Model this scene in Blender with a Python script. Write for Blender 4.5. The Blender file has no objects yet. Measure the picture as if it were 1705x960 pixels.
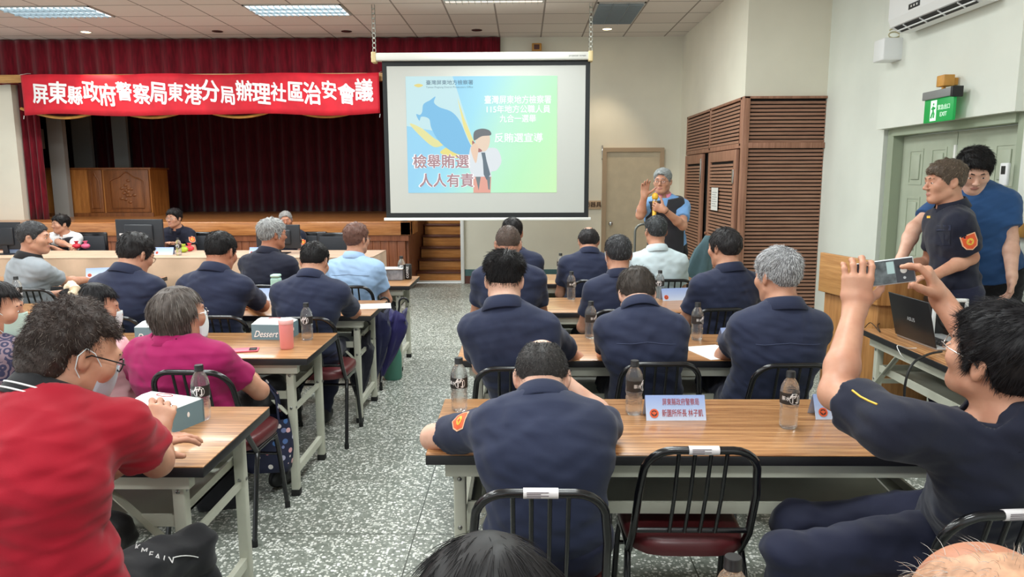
import bpy, math, random
import numpy as np
from math import sin, cos, pi, radians
from mathutils import Matrix, Vector

SC = bpy.context.scene
COL = SC.collection
random.seed(7)
RNG = np.random.default_rng(11)

# ------------------------------------------------------------------ camera
FPX, PITCH, YAW, ROLL, CAMZ = 1212.7, .1507, .0153, -.0033, 1.62
def _axes():
    f = np.array([0, cos(PITCH), -sin(PITCH)]); r = np.array([1., 0, 0]); u = np.cross(r, f)
    r2 = cos(ROLL) * r + sin(ROLL) * u; u2 = -sin(ROLL) * r + cos(ROLL) * u
    Z = np.array([[cos(YAW), -sin(YAW), 0], [sin(YAW), cos(YAW), 0], [0, 0, 1]])
    return Z @ r2, Z @ u2, Z @ f
CR, CU, CF = _axes()
cam_d = bpy.data.cameras.new('camera'); cam = bpy.data.objects.new('camera', cam_d); COL.objects.link(cam)
cam_d.sensor_width = 36; cam_d.lens = FPX / 1705 * 36; cam_d.clip_start = .05; cam_d.clip_end = 60
cam.matrix_world = Matrix(((CR[0], CU[0], -CF[0], 0), (CR[1], CU[1], -CF[1], 0), (CR[2], CU[2], -CF[2], CAMZ), (0, 0, 0, 1)))
SC.camera = cam
def _ray(x, y): return CR * (x - 852.5) / FPX - CU * (y - 480) / FPX + CF
def atz(x, y, z):
    d = _ray(x, y); return np.array([0, 0, CAMZ]) + d * ((z - CAMZ) / d[2])
def aty(x, y, Y):
    d = _ray(x, y); return np.array([0, 0, CAMZ]) + d * (Y / d[1])
def atx(x, y, X):
    d = _ray(x, y); return np.array([0, 0, CAMZ]) + d * (X / d[0])

# ------------------------------------------------------------------ exposure, daylight
SC.view_settings.view_transform = 'Standard'; SC.view_settings.look = 'None'
SC.view_settings.exposure = 0.28; SC.view_settings.gamma = 1.0; SC.view_settings.use_curve_mapping = False
W = bpy.data.worlds.new('daylight'); SC.world = W; W.use_nodes = True
W.node_tree.nodes['Background'].inputs[0].default_value = (.93, .98, 1.0, 1)
W.node_tree.nodes['Background'].inputs[1].default_value = 0.95
LAMP_W = 44.0            # one fluorescent ceiling fitting
SC.cycles.max_bounces = 6; SC.cycles.diffuse_bounces = 3; SC.cycles.transparent_max_bounces = 8
SC.cycles.caustics_reflective = False; SC.cycles.caustics_refractive = False

# ------------------------------------------------------------------ object helpers
def tag(o, label=None, cat=None, group=None, kind=None):
    if label: o['label'] = label
    if cat: o['category'] = cat
    if group: o['group'] = group
    if kind: o['kind'] = kind
    return o
def empty(name, loc=(0, 0, 0), rz=0.0, label=None, cat=None, group=None):
    o = bpy.data.objects.new(name, None); COL.objects.link(o)
    o.location = loc; o.rotation_euler = (0, 0, rz); o.empty_display_size = .1
    return tag(o, label, cat, group)
def link(name, me, parent=None):
    o = bpy.data.objects.new(name, me); COL.objects.link(o)
    if parent is not None: o.parent = parent
    return o
def mesh_np(name, V, F, mats, parent=None, smooth=True, midx=None, loc=None):
    """V (n,3); F list of faces or (m,4)/(m,3) array"""
    me = bpy.data.meshes.new(name)
    V = np.asarray(V, np.float32)
    if isinstance(F, np.ndarray):
        m, k = F.shape
        me.vertices.add(len(V)); me.vertices.foreach_set('co', V.ravel())
        me.loops.add(m * k); me.loops.foreach_set('vertex_index', F.astype(np.int32).ravel())
        me.polygons.add(m); me.polygons.foreach_set('loop_start', np.arange(0, m * k, k, dtype=np.int32))
        if smooth: me.polygons.foreach_set('use_smooth', np.ones(m, bool))
        for q in (mats if isinstance(mats, (list, tuple)) else [mats]): me.materials.append(q)
        if midx is not None: me.polygons.foreach_set('material_index', midx.astype(np.int32))
        me.update(calc_edges=True)
    else:
        me.from_pydata([tuple(v) for v in V], [], [tuple(f) for f in F])
        for q in (mats if isinstance(mats, (list, tuple)) else [mats]): me.materials.append(q)
        if midx is not None:
            for p, i in zip(me.polygons, midx): p.material_index = int(i)
        if smooth:
            for p in me.polygons: p.use_smooth = True
    o = link(name, me, parent)
    if loc is not None: o.location = loc
    return o

class MB:
    """collects shapes and links them as one mesh object"""
    def __init__(s): s.V = []; s.F = []; s.M = []; s.S = []; s.cur = 0
    def mat(s, i): s.cur = i; return s
    def add(s, V, F, smooth=False):
        b = len(s.V); s.V += [tuple(map(float, v)) for v in V]
        for f in F: s.F.append([b + i for i in f]); s.M.append(s.cur); s.S.append(smooth)
        return s
    def box(s, lo, hi, rot=None, piv=None):
        x0, y0, z0 = lo; x1, y1, z1 = hi
        V = [(x0, y0, z0), (x1, y0, z0), (x1, y1, z0), (x0, y1, z0), (x0, y0, z1), (x1, y0, z1), (x1, y1, z1), (x0, y1, z1)]
        if rot is not None:
            p = Vector(piv if piv is not None else ((x0 + x1) / 2, (y0 + y1) / 2, (z0 + z1) / 2))
            V = [tuple(rot @ (Vector(v) - p) + p) for v in V]
        return s.add(V, [(0, 3, 2, 1), (4, 5, 6, 7), (0, 1, 5, 4), (1, 2, 6, 5), (2, 3, 7, 6), (3, 0, 4, 7)])
    def rbox(s, lo, hi, r=.006, seg=2):
        """box with rounded vertical + top/bottom edges (chamfered)"""
        x0, y0, z0 = lo; x1, y1, z1 = hi; rings = []
        def ring(off, z):
            P = []
            for cx, cy, a0 in ((x1 - r, y1 - r, 0), (x0 + r, y1 - r, 90), (x0 + r, y0 + r, 180), (x1 - r, y0 + r, 270)):
                for k in range(seg + 1):
                    a = radians(a0 + 90 * k / seg); P.append((cx + (r - off) * cos(a), cy + (r - off) * sin(a), z))
            return P
        c = r * .3
        rings = [ring(r * .7, z0), ring(c * .6, z0 + c), ring(0, z0 + r), ring(0, z1 - r), ring(c * .6, z1 - c), ring(r * .7, z1)]
        n = len(rings[0]); V = [p for q in rings for p in q]; F = []
        for i in range(len(rings) - 1):
            for j in range(n): F.append((i * n + j, i * n + (j + 1) % n, (i + 1) * n + (j + 1) % n, (i + 1) * n + j))
        F.append(tuple(reversed(range(n)))); F.append(tuple(range((len(rings) - 1) * n, len(rings) * n)))
        return s.add(V, F, True)
    def bar(s, a, b, w, h=None, up=(0, 0, 1)):
        h = h or w; a = Vector(a); b = Vector(b); d = (b - a).normalized()
        u = Vector(up); x = d.cross(u)
        if x.length < 1e-4: x = d.cross(Vector((0, 1, 0)))
        x.normalize(); y = x.cross(d); V = []
        for p in (a, b):
            for sx, sy in ((-1, -1), (1, -1), (1, 1), (-1, 1)): V.append(p + x * sx * w / 2 + y * sy * h / 2)
        return s.add(V, [(0, 1, 2, 3), (7, 6, 5, 4), (0, 4, 5, 1), (1, 5, 6, 2), (2, 6, 7, 3), (3, 7, 4, 0)])
    def tube(s, pts, r, n=10, closed=False, caps=True):
        P = [Vector(p) for p in pts]; m = len(P); rr = r if hasattr(r, '__len__') else [r] * m
        T = []
        for i in range(m):
            a = P[(i - 1) % m] if (closed or i > 0) else P[i]; b = P[(i + 1) % m] if (closed or i < m - 1) else P[i]
            T.append((b - a).normalized())
        u = T[0].orthogonal().normalized(); V = []
        for i in range(m):
            u = (u - T[i] * u.dot(T[i])).normalized(); w = T[i].cross(u)
            for k in range(n):
                a = 2 * pi * k / n; V.append(P[i] + (u * cos(a) + w * sin(a)) * rr[i])
        F = []
        for i in range(m if closed else m - 1):
            j = (i + 1) % m
            for k in range(n): F.append((i * n + k, i * n + (k + 1) % n, j * n + (k + 1) % n, j * n + k))
        if caps and not closed: F.append(tuple(reversed(range(n)))); F.append(tuple(range((m - 1) * n, m * n)))
        return s.add(V, F, True)
    def lathe(s, prof, n=24, c=(0, 0, 0), caps=True, sx=1, sy=1):
        V = []; F = []
        for r, z in prof:
            for k in range(n): a = 2 * pi * k / n; V.append((c[0] + r * cos(a) * sx, c[1] + r * sin(a) * sy, c[2] + z))
        for i in range(len(prof) - 1):
            for k in range(n): F.append((i * n + k, i * n + (k + 1) % n, (i + 1) * n + (k + 1) % n, (i + 1) * n + k))
        if caps: F.append(tuple(reversed(range(n)))); F.append(tuple(range((len(prof) - 1) * n, len(prof) * n)))
        return s.add(V, F, True)
    def ell(s, c, r, nu=16, nv=10, R=None):
        V = []; F = []
        for i in range(nv + 1):
            t = pi * i / nv
            for k in range(nu):
                a = 2 * pi * k / nu; v = Vector((r[0] * sin(t) * cos(a), r[1] * sin(t) * sin(a), r[2] * cos(t)))
                if R is not None: v = R @ v
                V.append((c[0] + v[0], c[1] + v[1], c[2] + v[2]))
        for i in range(nv):
            for k in range(nu): F.append((i * nu + k, (i + 1) * nu + k, (i + 1) * nu + (k + 1) % nu, i * nu + (k + 1) % nu))
        return s.add(V, F, True)
    def poly(s, pts, nrm, th):
        """extruded flat outline"""
        n = Vector(nrm).normalized() * th; m = len(pts); V = [Vector(p) for p in pts] + [Vector(p) + n for p in pts]
        F = [tuple(range(m - 1, -1, -1)), tuple(range(m, 2 * m))] + [(i, (i + 1) % m, m + (i + 1) % m, m + i) for i in range(m)]
        return s.add(V, F)
    def build(s, name, mats, parent=None, loc=None):
        me = bpy.data.meshes.new(name); me.from_pydata(s.V, [], s.F)
        for q in (mats if isinstance(mats, (list, tuple)) else [mats]): me.materials.append(q)
        for p, i, sm in zip(me.polygons, s.M, s.S): p.material_index = i; p.use_smooth = sm
        me.update()
        if any(s.S):
            try: me.set_sharp_from_angle(angle=radians(50))
            except Exception: pass
        o = link(name, me, parent)
        if loc is not None: o.location = loc
        return o
def copy_tree(o, parent=None):
    c = o.copy(); COL.objects.link(c)
    if parent is not None: c.parent = parent
    for ch in list(o.children): copy_tree(ch, c)
    return c

# ------------------------------------------------------------------ materials
def lin(c):
    return tuple(((v / 255) / 12.92 if v / 255 <= .04045 else ((v / 255 + .055) / 1.055) ** 2.4) for v in c) + (1,)
class NT:
    def __init__(s, name):
        s.m = bpy.data.materials.new(name); s.m.use_nodes = True; s.t = s.m.node_tree; s.p = s.t.nodes['Principled BSDF']
    def n(s, kind, **kw):
        o = s.t.nodes.new(kind)
        for k, v in kw.items():
            if k.startswith('i_'): o.inputs[int(k[2:]) if k[2:].isdigit() else k[2:].replace('_', ' ')].default_value = v
            else: setattr(o, k, v)
        return o
    def l(s, a, b): s.t.links.new(a, b)
    def coord(s, scale=(1, 1, 1), out='Object', rot=(0, 0, 0)):
        c = s.n('ShaderNodeTexCoord'); mp = s.n('ShaderNodeMapping'); mp.inputs['Scale'].default_value = scale; mp.inputs['Rotation'].default_value = rot
        s.l(c.outputs[out], mp.inputs[0]); return mp.outputs[0]
    def ramp(s, fac, stops):
        r = s.n('ShaderNodeValToRGB'); e = r.color_ramp.elements
        while len(e) < len(stops): e.new(.5)
        for x, (pos, col) in zip(e, stops): x.position = pos; x.color = lin(col) if len(col) == 3 else col
        s.l(fac, r.inputs[0]); return r.outputs[0]
    def noise(s, vec, scale, detail=2, rough=.5):
        t = s.n('ShaderNodeTexNoise'); t.inputs['Scale'].default_value = scale; t.inputs['Detail'].default_value = detail; t.inputs['Roughness'].default_value = rough
        if vec is not None: s.l(vec, t.inputs['Vector'])
        return t.outputs['Fac']
    def bump(s, h, strength=.3, dist=.002):
        b = s.n('ShaderNodeBump'); b.inputs['Strength'].default_value = strength; b.inputs['Distance'].default_value = dist
        s.l(h, b.inputs['Height']); s.l(b.outputs[0], s.p.inputs['Normal'])
    def base(s, out): s.l(out, s.p.inputs['Base Color'])
def mat(name, col, rough=.5, metal=0.0, var=0.0, vscale=8.0, vec=(1, 1, 1), bump=0.0, bscale=60.0, spec=.5, sheen=0.0, sub=0.0, emit=None, trans=0.0, ior=1.45, coat=0.0):
    N = NT(name); p = N.p
    p.inputs['Roughness'].default_value = rough; p.inputs['Metallic'].default_value = metal; p.inputs['Specular IOR Level'].default_value = spec
    p.inputs['Base Color'].default_value = lin(col)
    if var:
        f = N.noise(N.coord(vec), vscale, 3)
        lo = tuple(max(0, v * (1 - var)) for v in col); hi = tuple(min(255, v * (1 + var)) for v in col)
        N.base(N.ramp(f, [(.3, lo), (.7, hi)]))
    if bump: N.bump(N.noise(N.coord(vec), bscale, 3), bump)
    if sheen: p.inputs['Sheen Weight'].default_value = sheen
    if coat: p.inputs['Coat Weight'].default_value = coat; p.inputs['Coat Roughness'].default_value = .15
    if sub: p.inputs['Subsurface Weight'].default_value = sub; p.inputs['Subsurface Radius'].default_value = (.012, .005, .003); p.inputs['Subsurface Scale'].default_value = 1
    if trans: p.inputs['Transmission Weight'].default_value = trans; p.inputs['IOR'].default_value = ior
    if emit: p.inputs['Emission Color'].default_value = lin(emit[0]); p.inputs['Emission Strength'].default_value = emit[1]
    return N.m
def wood(name, c1, c2, scale=(1.2, 26, 26), rough=.35, detail=4, coat=0.0, fine=.35):
    N = NT(name); v = N.coord(scale)
    w = N.noise(v, 2.2, detail, .6); f2 = N.noise(N.coord(tuple(q * 4 for q in scale)), 3.0, 2)
    mx = N.n('ShaderNodeMath', operation='MULTIPLY_ADD'); N.l(f2, mx.inputs[0]); mx.inputs[1].default_value = fine; N.l(w, mx.inputs[2])
    sb = N.n('ShaderNodeMath', operation='SUBTRACT'); N.l(mx.outputs[0], sb.inputs[0]); sb.inputs[1].default_value = fine / 2
    N.base(N.ramp(sb.outputs[0], [(.3, c1), (.68, c2)]))
    N.p.inputs['Roughness'].default_value = rough
    if coat: N.p.inputs['Coat Weight'].default_value = coat; N.p.inputs['Coat Roughness'].default_value = .12
    return N.m
M = {}
# ------------------------------------------------------------------ lettering
def text(body, size, m, parent, name='lettering', mx=None, bold=0.0, depth=.0006, align='CENTER', width=None, res=3):
    c = bpy.data.curves.new('lettering', 'FONT'); c.body = body; c.size = size; c.align_x = align; c.align_y = 'CENTER'
    c.extrude = depth; c.resolution_u = res
    o = bpy.data.objects.new('lettering', c); COL.objects.link(o)
    dg = bpy.context.evaluated_depsgraph_get(); me = bpy.data.meshes.new_from_object(o.evaluated_get(dg))
    bpy.data.objects.remove(o); bpy.data.curves.remove(c)
    if width:
        xs = [v.co.x for v in me.vertices]; k = width / max(1e-6, max(xs) - min(xs)); me.transform(Matrix.Diagonal((k, 1, 1, 1)))
    if bold > 0:                                    # heavier strokes: the same outline laid down a few times around itself
        n = len(me.vertices); co = np.zeros(n * 3, np.float32); me.vertices.foreach_get('co', co); co = co.reshape(-1, 3); fs = [tuple(p.vertices) for p in me.polygons]; V = []; F = []
        for k in range(7):
            o_ = np.array([0, 0, 0]) if k == 6 else np.array([cos(k * pi / 3), sin(k * pi / 3), 0]) * bold * size
            V.append(co + o_ - np.array([0, 0, k * 2e-5])); F += [tuple(i + n * k for i in f) for f in fs]
        me = bpy.data.meshes.new('lettering'); me.from_pydata(np.concatenate(V).tolist(), [], F)
    if mx is not None: me.transform(mx)
    me.materials.clear(); me.materials.append(m)
    return link(name, me, parent)
def frame_mx(origin, right, up):
    r = Vector(right).normalized(); u = Vector(up).normalized(); n = r.cross(u)
    return Matrix(((r[0], u[0], n[0], origin[0]), (r[1], u[1], n[1], origin[1]), (r[2], u[2], n[2], origin[2]), (0, 0, 0, 1)))
# ------------------------------------------------------------------ soft bodies: smooth distance fields turned into one continuous mesh
def nrm(v): v = np.asarray(v, float); return v / max(1e-9, np.linalg.norm(v))
class Field:
    def __init__(s): s.ops = []; s.lo = np.full(3, 1e9); s.hi = np.full(3, -1e9); s.disp = None; s.amp = 0
    def _b(s, p, r): s.lo = np.minimum(s.lo, np.asarray(p) - r); s.hi = np.maximum(s.hi, np.asarray(p) + r)
    def cone(s, a, b, ra, rb, k=.02):
        a = np.asarray(a, np.float32); b = np.asarray(b, np.float32); s.ops.append(('c', a, b, ra, rb, k)); s._b(a, ra + k * .3); s._b(b, rb + k * .3); return s
    def ell(s, c, r, R=None, k=.02, sub=False):
        c = np.asarray(c, np.float32); r = np.asarray(r, np.float32)
        s.ops.append(('s' if sub else 'e', c, r, None if R is None else np.asarray(R, np.float32), k))
        if not sub: s._b(c, float(r.max()) + k * .3)
        return s
    def seg(s, a, b, wa, da, wb, db, side, k=.05):
        """tapered bar of elliptical section: half width w along side, half depth d"""
        a = np.asarray(a, np.float32); b = np.asarray(b, np.float32)
        s.ops.append(('l', a, b, wa, da, wb, db, np.asarray(side, np.float32), k)); s._b(a, max(wa, da) + k * .3); s._b(b, max(wb, db) + k * .3); return s
    def cut(s, p, n, k=0.0):
        """keep the side opposite to n"""
        s.ops.append(('p', np.asarray(p, np.float32), np.asarray(nrm(n), np.float32), k)); return s
    def fn(s, f, k=.01, mode='max'): s.ops.append(('f', f, k, mode)); return s
    def ev(s, P):
        d = np.full(len(P), 1e3, np.float32)
        for o in s.ops:
            t = o[0]
            if t == 'c':
                _, a, b, ra, rb, k = o; ab = b - a; L = float(ab @ ab) + 1e-12
                q = P - a; h = np.clip(q @ ab / L, 0, 1); di = np.linalg.norm(q - h[:, None] * ab, axis=1) - (ra + (rb - ra) * h)
            elif t in 'es':
                _, c, r, R, k = o; q = P - c
                if R is not None: q = q @ R
                k0 = np.linalg.norm(q / r, axis=1); k1 = np.linalg.norm(q / (r * r), axis=1) + 1e-9; di = k0 * (k0 - 1) / k1
            elif t == 'l':
                _, a, b, wa, da, wb, db, side, k = o; ab = b - a; L = float(np.linalg.norm(ab)) + 1e-9; ax = ab / L
                sx = side - ax * (side @ ax); sx = sx / np.linalg.norm(sx); dz = np.cross(sx, ax)
                q = P - a; u = q @ ax; h = np.clip(u / L, 0, 1); w = wa + (wb - wa) * h; dd = da + (db - da) * h
                x = q @ sx; y = q @ dz; z = u - h * L; e = np.minimum(w, dd)
                k0 = np.sqrt((x / w) ** 2 + (y / dd) ** 2 + (z / e) ** 2); k1 = np.sqrt((x / w ** 2) ** 2 + (y / dd ** 2) ** 2 + (z / e ** 2) ** 2) + 1e-9
                di = k0 * (k0 - 1) / k1
            elif t == 'p':
                _, p, n, k = o; di = (P - p) @ n; d = _smax(d, di, k); continue
            else:
                _, f, k, mode = o; di = f(P)
                d = _smax(d, di, k) if mode == 'max' else _smin(d, di, k); continue
            d = _smax(d, -di, k) if t == 's' else _smin(d, di, k)
        if s.disp is not None: d = d + s.disp(P)
        return d
def _smin(a, b, k):
    if k <= 0: return np.minimum(a, b)
    h = np.maximum(k - np.abs(a - b), 0) / k; return np.minimum(a, b) - h * h * k * .25
def _smax(a, b, k):
    if k <= 0: return np.maximum(a, b)
    h = np.maximum(k - np.abs(a - b), 0) / k; return np.maximum(a, b) + h * h * k * .25
def surface(F, h, snap=True):
    """surface nets over the blocks near the surface"""
    B = 6; m = 3 * h + F.amp
    lo = F.lo - m; n = np.ceil((F.hi + m - lo) / h).astype(int) + 1; nb = (n + B - 1) // B; n = nb * B
    I = np.stack(np.meshgrid(*[np.arange(k) for k in nb], indexing='ij'), -1).reshape(-1, 3)
    C = (lo + (I * B + (B - 1) / 2) * h).astype(np.float32)
    dc = F.ev(C); D = np.where(dc < 0, -1., 1.).astype(np.float32).reshape(nb)
    D = D.repeat(B, 0).repeat(B, 1).repeat(B, 2)
    act = np.abs(dc) < B * h * .87 * 1.5 + 2 * h + F.amp
    A = I[act] * B; off = np.stack(np.meshgrid(*[np.arange(B)] * 3, indexing='ij'), -1).reshape(-1, 3)
    for s0 in range(0, len(A), 1200):
        idx = (A[s0:s0 + 1200, None, :] + off[None]).reshape(-1, 3)
        D[idx[:, 0], idx[:, 1], idx[:, 2]] = F.ev((lo + idx * h).astype(np.float32))
    D[D == 0] = 1e-7; S = D < 0
    cs = [S[i:S.shape[0] - 1 + i, j:S.shape[1] - 1 + j, k:S.shape[2] - 1 + k] for i in (0, 1) for j in (0, 1) for k in (0, 1)]
    cnt = sum(c.astype(np.int8) for c in cs); mix = (cnt > 0) & (cnt < 8); ids = np.argwhere(mix)
    cid = np.full(mix.shape, -1, np.int32); cid[mix] = np.arange(len(ids), dtype=np.int32)
    cor = np.array([(i, j, k) for i in (0, 1) for j in (0, 1) for k in (0, 1)])
    v = np.stack([D[ids[:, 0] + c[0], ids[:, 1] + c[1], ids[:, 2] + c[2]] for c in cor], 1)
    acc = np.zeros((len(ids), 3)); num = np.zeros(len(ids))
    for a in range(8):
        for b in range(a + 1, 8):
            if np.abs(cor[a] - cor[b]).sum() != 1: continue
            x = (v[:, a] < 0) != (v[:, b] < 0); t = np.where(x, v[:, a] / np.where(x, v[:, a] - v[:, b], 1), 0)
            acc += x[:, None] * (cor[a] + t[:, None] * (cor[b] - cor[a])); num += x
    V = lo + (ids + acc / num[:, None]) * h
    Q = []
    for ax in range(3):
        a, b = [(1, 2), (2, 0), (0, 1)][ax]
        sl0 = [slice(1, -1)] * 3; sl1 = [slice(1, -1)] * 3; sl0[ax] = slice(0, -1); sl1[ax] = slice(1, None)
        x0 = S[tuple(sl0)]; x1 = S[tuple(sl1)]; e = np.argwhere(x0 != x1); inside = x0[x0 != x1]
        e = e + 1; e[:, ax] -= 1
        ea = np.zeros(3, int); ea[a] = 1; eb = np.zeros(3, int); eb[b] = 1
        def g(q): return cid[q[:, 0], q[:, 1], q[:, 2]]
        q = np.stack([g(e - ea - eb), g(e - eb), g(e), g(e - ea)], 1)
        q[~inside] = q[~inside][:, ::-1]; Q.append(q)
    Q = np.concatenate(Q); Q = Q[(Q >= 0).all(1)]
    if snap and len(V):
        for _ in range(2):
            P = V.astype(np.float32); d0 = F.ev(P); e = h * .35
            G = np.stack([F.ev(P + np.array(dv, np.float32) * e) for dv in ((1, 0, 0), (0, 1, 0), (0, 0, 1))], 1) - d0[:, None]
            G /= e; gl = np.maximum((G * G).sum(1), .15)
            st = -(d0 / gl)[:, None] * G; ln = np.linalg.norm(st, axis=1, keepdims=True); st *= np.minimum(1, .6 * h / np.maximum(ln, 1e-9)); V = V + st
    return V, Q
def vnoise(P, f, seed=0):
    """cheap smooth noise from warped sines, about -1..1"""
    r = np.random.default_rng(seed); q = P * f; out = 0
    for _ in range(4):
        k = r.normal(size=3); k /= np.linalg.norm(k); k2 = r.normal(size=3); k2 /= np.linalg.norm(k2)
        out = out + np.sin(q @ k.astype(np.float32) * 1.3 + 1.5 * np.sin(q @ k2.astype(np.float32) * .9 + r.uniform(0, 6)) + r.uniform(0, 6))
    return out * .4
# ------------------------------------------------------------------ people
def skin_mat(name, col):
    N = NT(name); f = N.noise(N.coord(), 14, 4); f2 = N.noise(N.coord(), 160, 2)
    lo = tuple(v * k for v, k in zip(col, (.93, .86, .84))); hi = tuple(min(255, v * k) for v, k in zip(col, (1.04, 1.03, 1.03)))
    N.base(N.ramp(f, [(.3, lo), (.72, hi)])); N.bump(f2, .12, .001)
    N.p.inputs['Roughness'].default_value = .47; N.p.inputs['Specular IOR Level'].default_value = .4
    N.p.inputs['Subsurface Weight'].default_value = .12; N.p.inputs['Subsurface Radius'].default_value = (.01, .004, .002); N.p.inputs['Subsurface Scale'].default_value = 1
    return N.m
def hair_mat(name, dark, light, frac=.0, rough=.42):
    """strand colour differs from strand to strand; frac = share of light strands"""
    N = NT(name); g = N.n('ShaderNodeNewGeometry'); a = max(.02, 1 - frac)
    d2 = tuple(min(255, v * 1.3 + 4) for v in dark)
    N.base(N.ramp(g.outputs['Random Per Island'], [(0, dark), (a * .75, d2), (min(.98, a), d2 if frac < .5 else light), (1, light)]))
    N.p.inputs['Roughness'].default_value = rough; N.p.inputs['Specular IOR Level'].default_value = .22
    return N.m
def cloth(name, col, rough=.78, var=.06, sheen=.12, bump=.25, bscale=900):
    N = NT(name); f = N.noise(N.coord(), 5, 3)
    N.base(N.ramp(f, [(.3, tuple(v * (1 - var) for v in col)), (.7, tuple(min(255, v * (1 + var)) for v in col))]))
    w = N.noise(N.coord(), bscale, 1); f3 = N.noise(N.coord((1, 1, .55)), 17, 3)
    ad = N.n('ShaderNodeMath', operation='MULTIPLY_ADD'); N.l(f3, ad.inputs[0]); ad.inputs[1].default_value = 5; N.l(w, ad.inputs[2])
    N.bump(ad.outputs[0], bump, .0016); N.p.inputs['Roughness'].default_value = rough; N.p.inputs['Sheen Weight'].default_value = sheen
    N.p.inputs['Specular IOR Level'].default_value = .25
    return N.m
SKIN = {'light': skin_mat('skin_light', (218, 176, 152)), 'mid': skin_mat('skin_mid', (200, 152, 126)), 'tan': skin_mat('skin_tan', (182, 126, 98)), 'pale': skin_mat('skin_pale', (224, 184, 162))}
M['lip'] = mat('lips', (182, 122, 108), .45); M['eye'] = mat('eyeball', (228, 222, 216), .2); M['iris'] = mat('iris', (38, 26, 22), .15)
M['navy'] = cloth('navy_uniform_cloth', (40, 46, 70)); M['navy_dark'] = cloth('dark_navy_uniform_cloth', (27, 30, 47)); M['navy_trouser'] = cloth('navy_trouser_cloth', (30, 33, 55))
M['black_cloth'] = cloth('black_cloth', (24, 24, 28)); M['shoe'] = mat('black_shoe_leather', (22, 22, 24), .4, bump=.1)
M['thread'] = mat('seam_thread', (66, 74, 102), .8); M['belt'] = mat('black_belt', (20, 20, 24), .45)
M['specs_dark'] = mat('dark_spectacle_frame', (26, 24, 26), .3); M['specs_wire'] = mat('wire_spectacle_frame', (170, 165, 160), .25, .8)
def lens_mat():
    N = NT('spectacle_lens'); N.p.inputs['Roughness'].default_value = .02; N.p.inputs['Alpha'].default_value = .04; N.p.inputs['Base Color'].default_value = (.9, .95, 1, 1); return N.m
M['lens'] = lens_mat()
M['mask'] = mat('white_mask_fabric', (226, 234, 236), .8, bump=.15, bscale=300); M['mask_green'] = mat('mint_mask_fabric', (196, 222, 210), .8, bump=.15, bscale=300); M['mask_grey'] = mat('grey_mask_fabric', (186, 194, 204), .8, bump=.15, bscale=300)
M['patch_orange'] = mat('badge_orange', (232, 96, 52), .6); M['patch_rim'] = mat('badge_rim', (245, 190, 150), .6); M['patch_gold'] = mat('badge_gold', (236, 190, 70), .5)
HAIR = {}
def hairm(dark, light=None, frac=0.0):
    k = (dark, light, frac)
    if k not in HAIR: HAIR[k] = hair_mat('hair_%d' % len(HAIR), dark, light or tuple(min(255, v * 1.6 + 10) for v in dark), frac)
    return HAIR[k]
BLACK = (22, 20, 21)
def scalp(c):
    k = ('scalp', tuple(c))
    if k not in HAIR: HAIR[k] = mat('hair_base_%d' % len(HAIR), c, .5, var=.12, vscale=60, spec=.25)
    return HAIR[k]
STY = {  # top, side thickness; strand length, lift, count; hairline drop at back
    'spiky': dict(top=.026, side=.006, L=.026, lift=.42, fade=.035), 'short': dict(top=.015, side=.007, L=.022, lift=.2, fade=.018),
    'full': dict(top=.021, side=.011, L=.032, lift=.12, fade=.008), 'buzz': dict(top=.006, side=.004, L=.008, lift=.75, fade=.02),
    'balding': dict(top=.004, side=.009, L=.014, lift=.25, fade=.015), 'crop': dict(top=.013, side=.006, L=.017, lift=.3, fade=.03)}
def head_rot(h, p, r): 
    return np.array(Matrix.Rotation(h, 3, 'Z') @ Matrix.Rotation(-p, 3, 'X') @ Matrix.Rotation(r, 3, 'Y'))
def hairline(y, low=0.0, front=.056):
    return np.interp(y, [-.11, -.085, -.055, -.038, -.02, .004, .014, .022, .05, .075, .12], [-.085 - low, -.08 - low, -.052 - low, -.012, .014, .012, -.03, -.024, .022, front, front + .004])
def add_head(F, c, R, s, beard=False):
    def q(*v): return c + R @ (np.array(v) * s)
    def e(cc, r, rot=None, k=.02, sub=False): F.ell(q(*cc), np.array(r) * s, R if rot is None else R @ rot, k * s, sub)
    e((0, -.012, .026), (.0735, .095, .088)); e((0, .022, -.03), (.062, .066, .075), k=.03); e((0, .034, -.072), (.047, .047, .042), k=.03)
    e((0, .071, -.098), (.02, .017, .016), k=.028)
    for x in (-1, 1):
        F.cone(q(x * .054, .0, -.058), q(x * .02, .058, -.096), .015 * s, .013 * s, .03 * s); e((x * .044, .06, -.022), (.024, .022, .022), k=.03)
    F.cone(q(-.033, .083, .022), q(.033, .083, .022), .0115 * s, .0115 * s, .02 * s)
    for x in (-1, 1):
        e((x * .032, .098, .003), (.017, .014, .0105), k=.014, sub=True); e((x * .032, .0795, .006), (.0165, .0115, .0095), k=.005); e((x * .032, .0785, -.009), (.015, .010, .007), k=.006)
    F.cone(q(0, .086, .008), q(0, .110, -.030), .0065 * s, .0105 * s, .012 * s)
    for x in (-1, 1): e((x * .0115, .101, -.034), (.0085, .0095, .0075), k=.007)
    e((0, .0885, -.062), (.022, .0085, .0046), k=.006); e((0, .0875, -.070), (.018, .0085, .0052), k=.006)
    for x in (-1, 1):
        ro = np.array(Matrix.Rotation(x * .35, 3, 'Z') @ Matrix.Rotation(.18, 3, 'X'))
        e((x * .078, -.012, -.006), (.0085, .019, .031), ro, k=.008); e((x * .086, -.005, -.003), (.0075, .0105, .018), ro, k=.005, sub=True)
    return q
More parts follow.
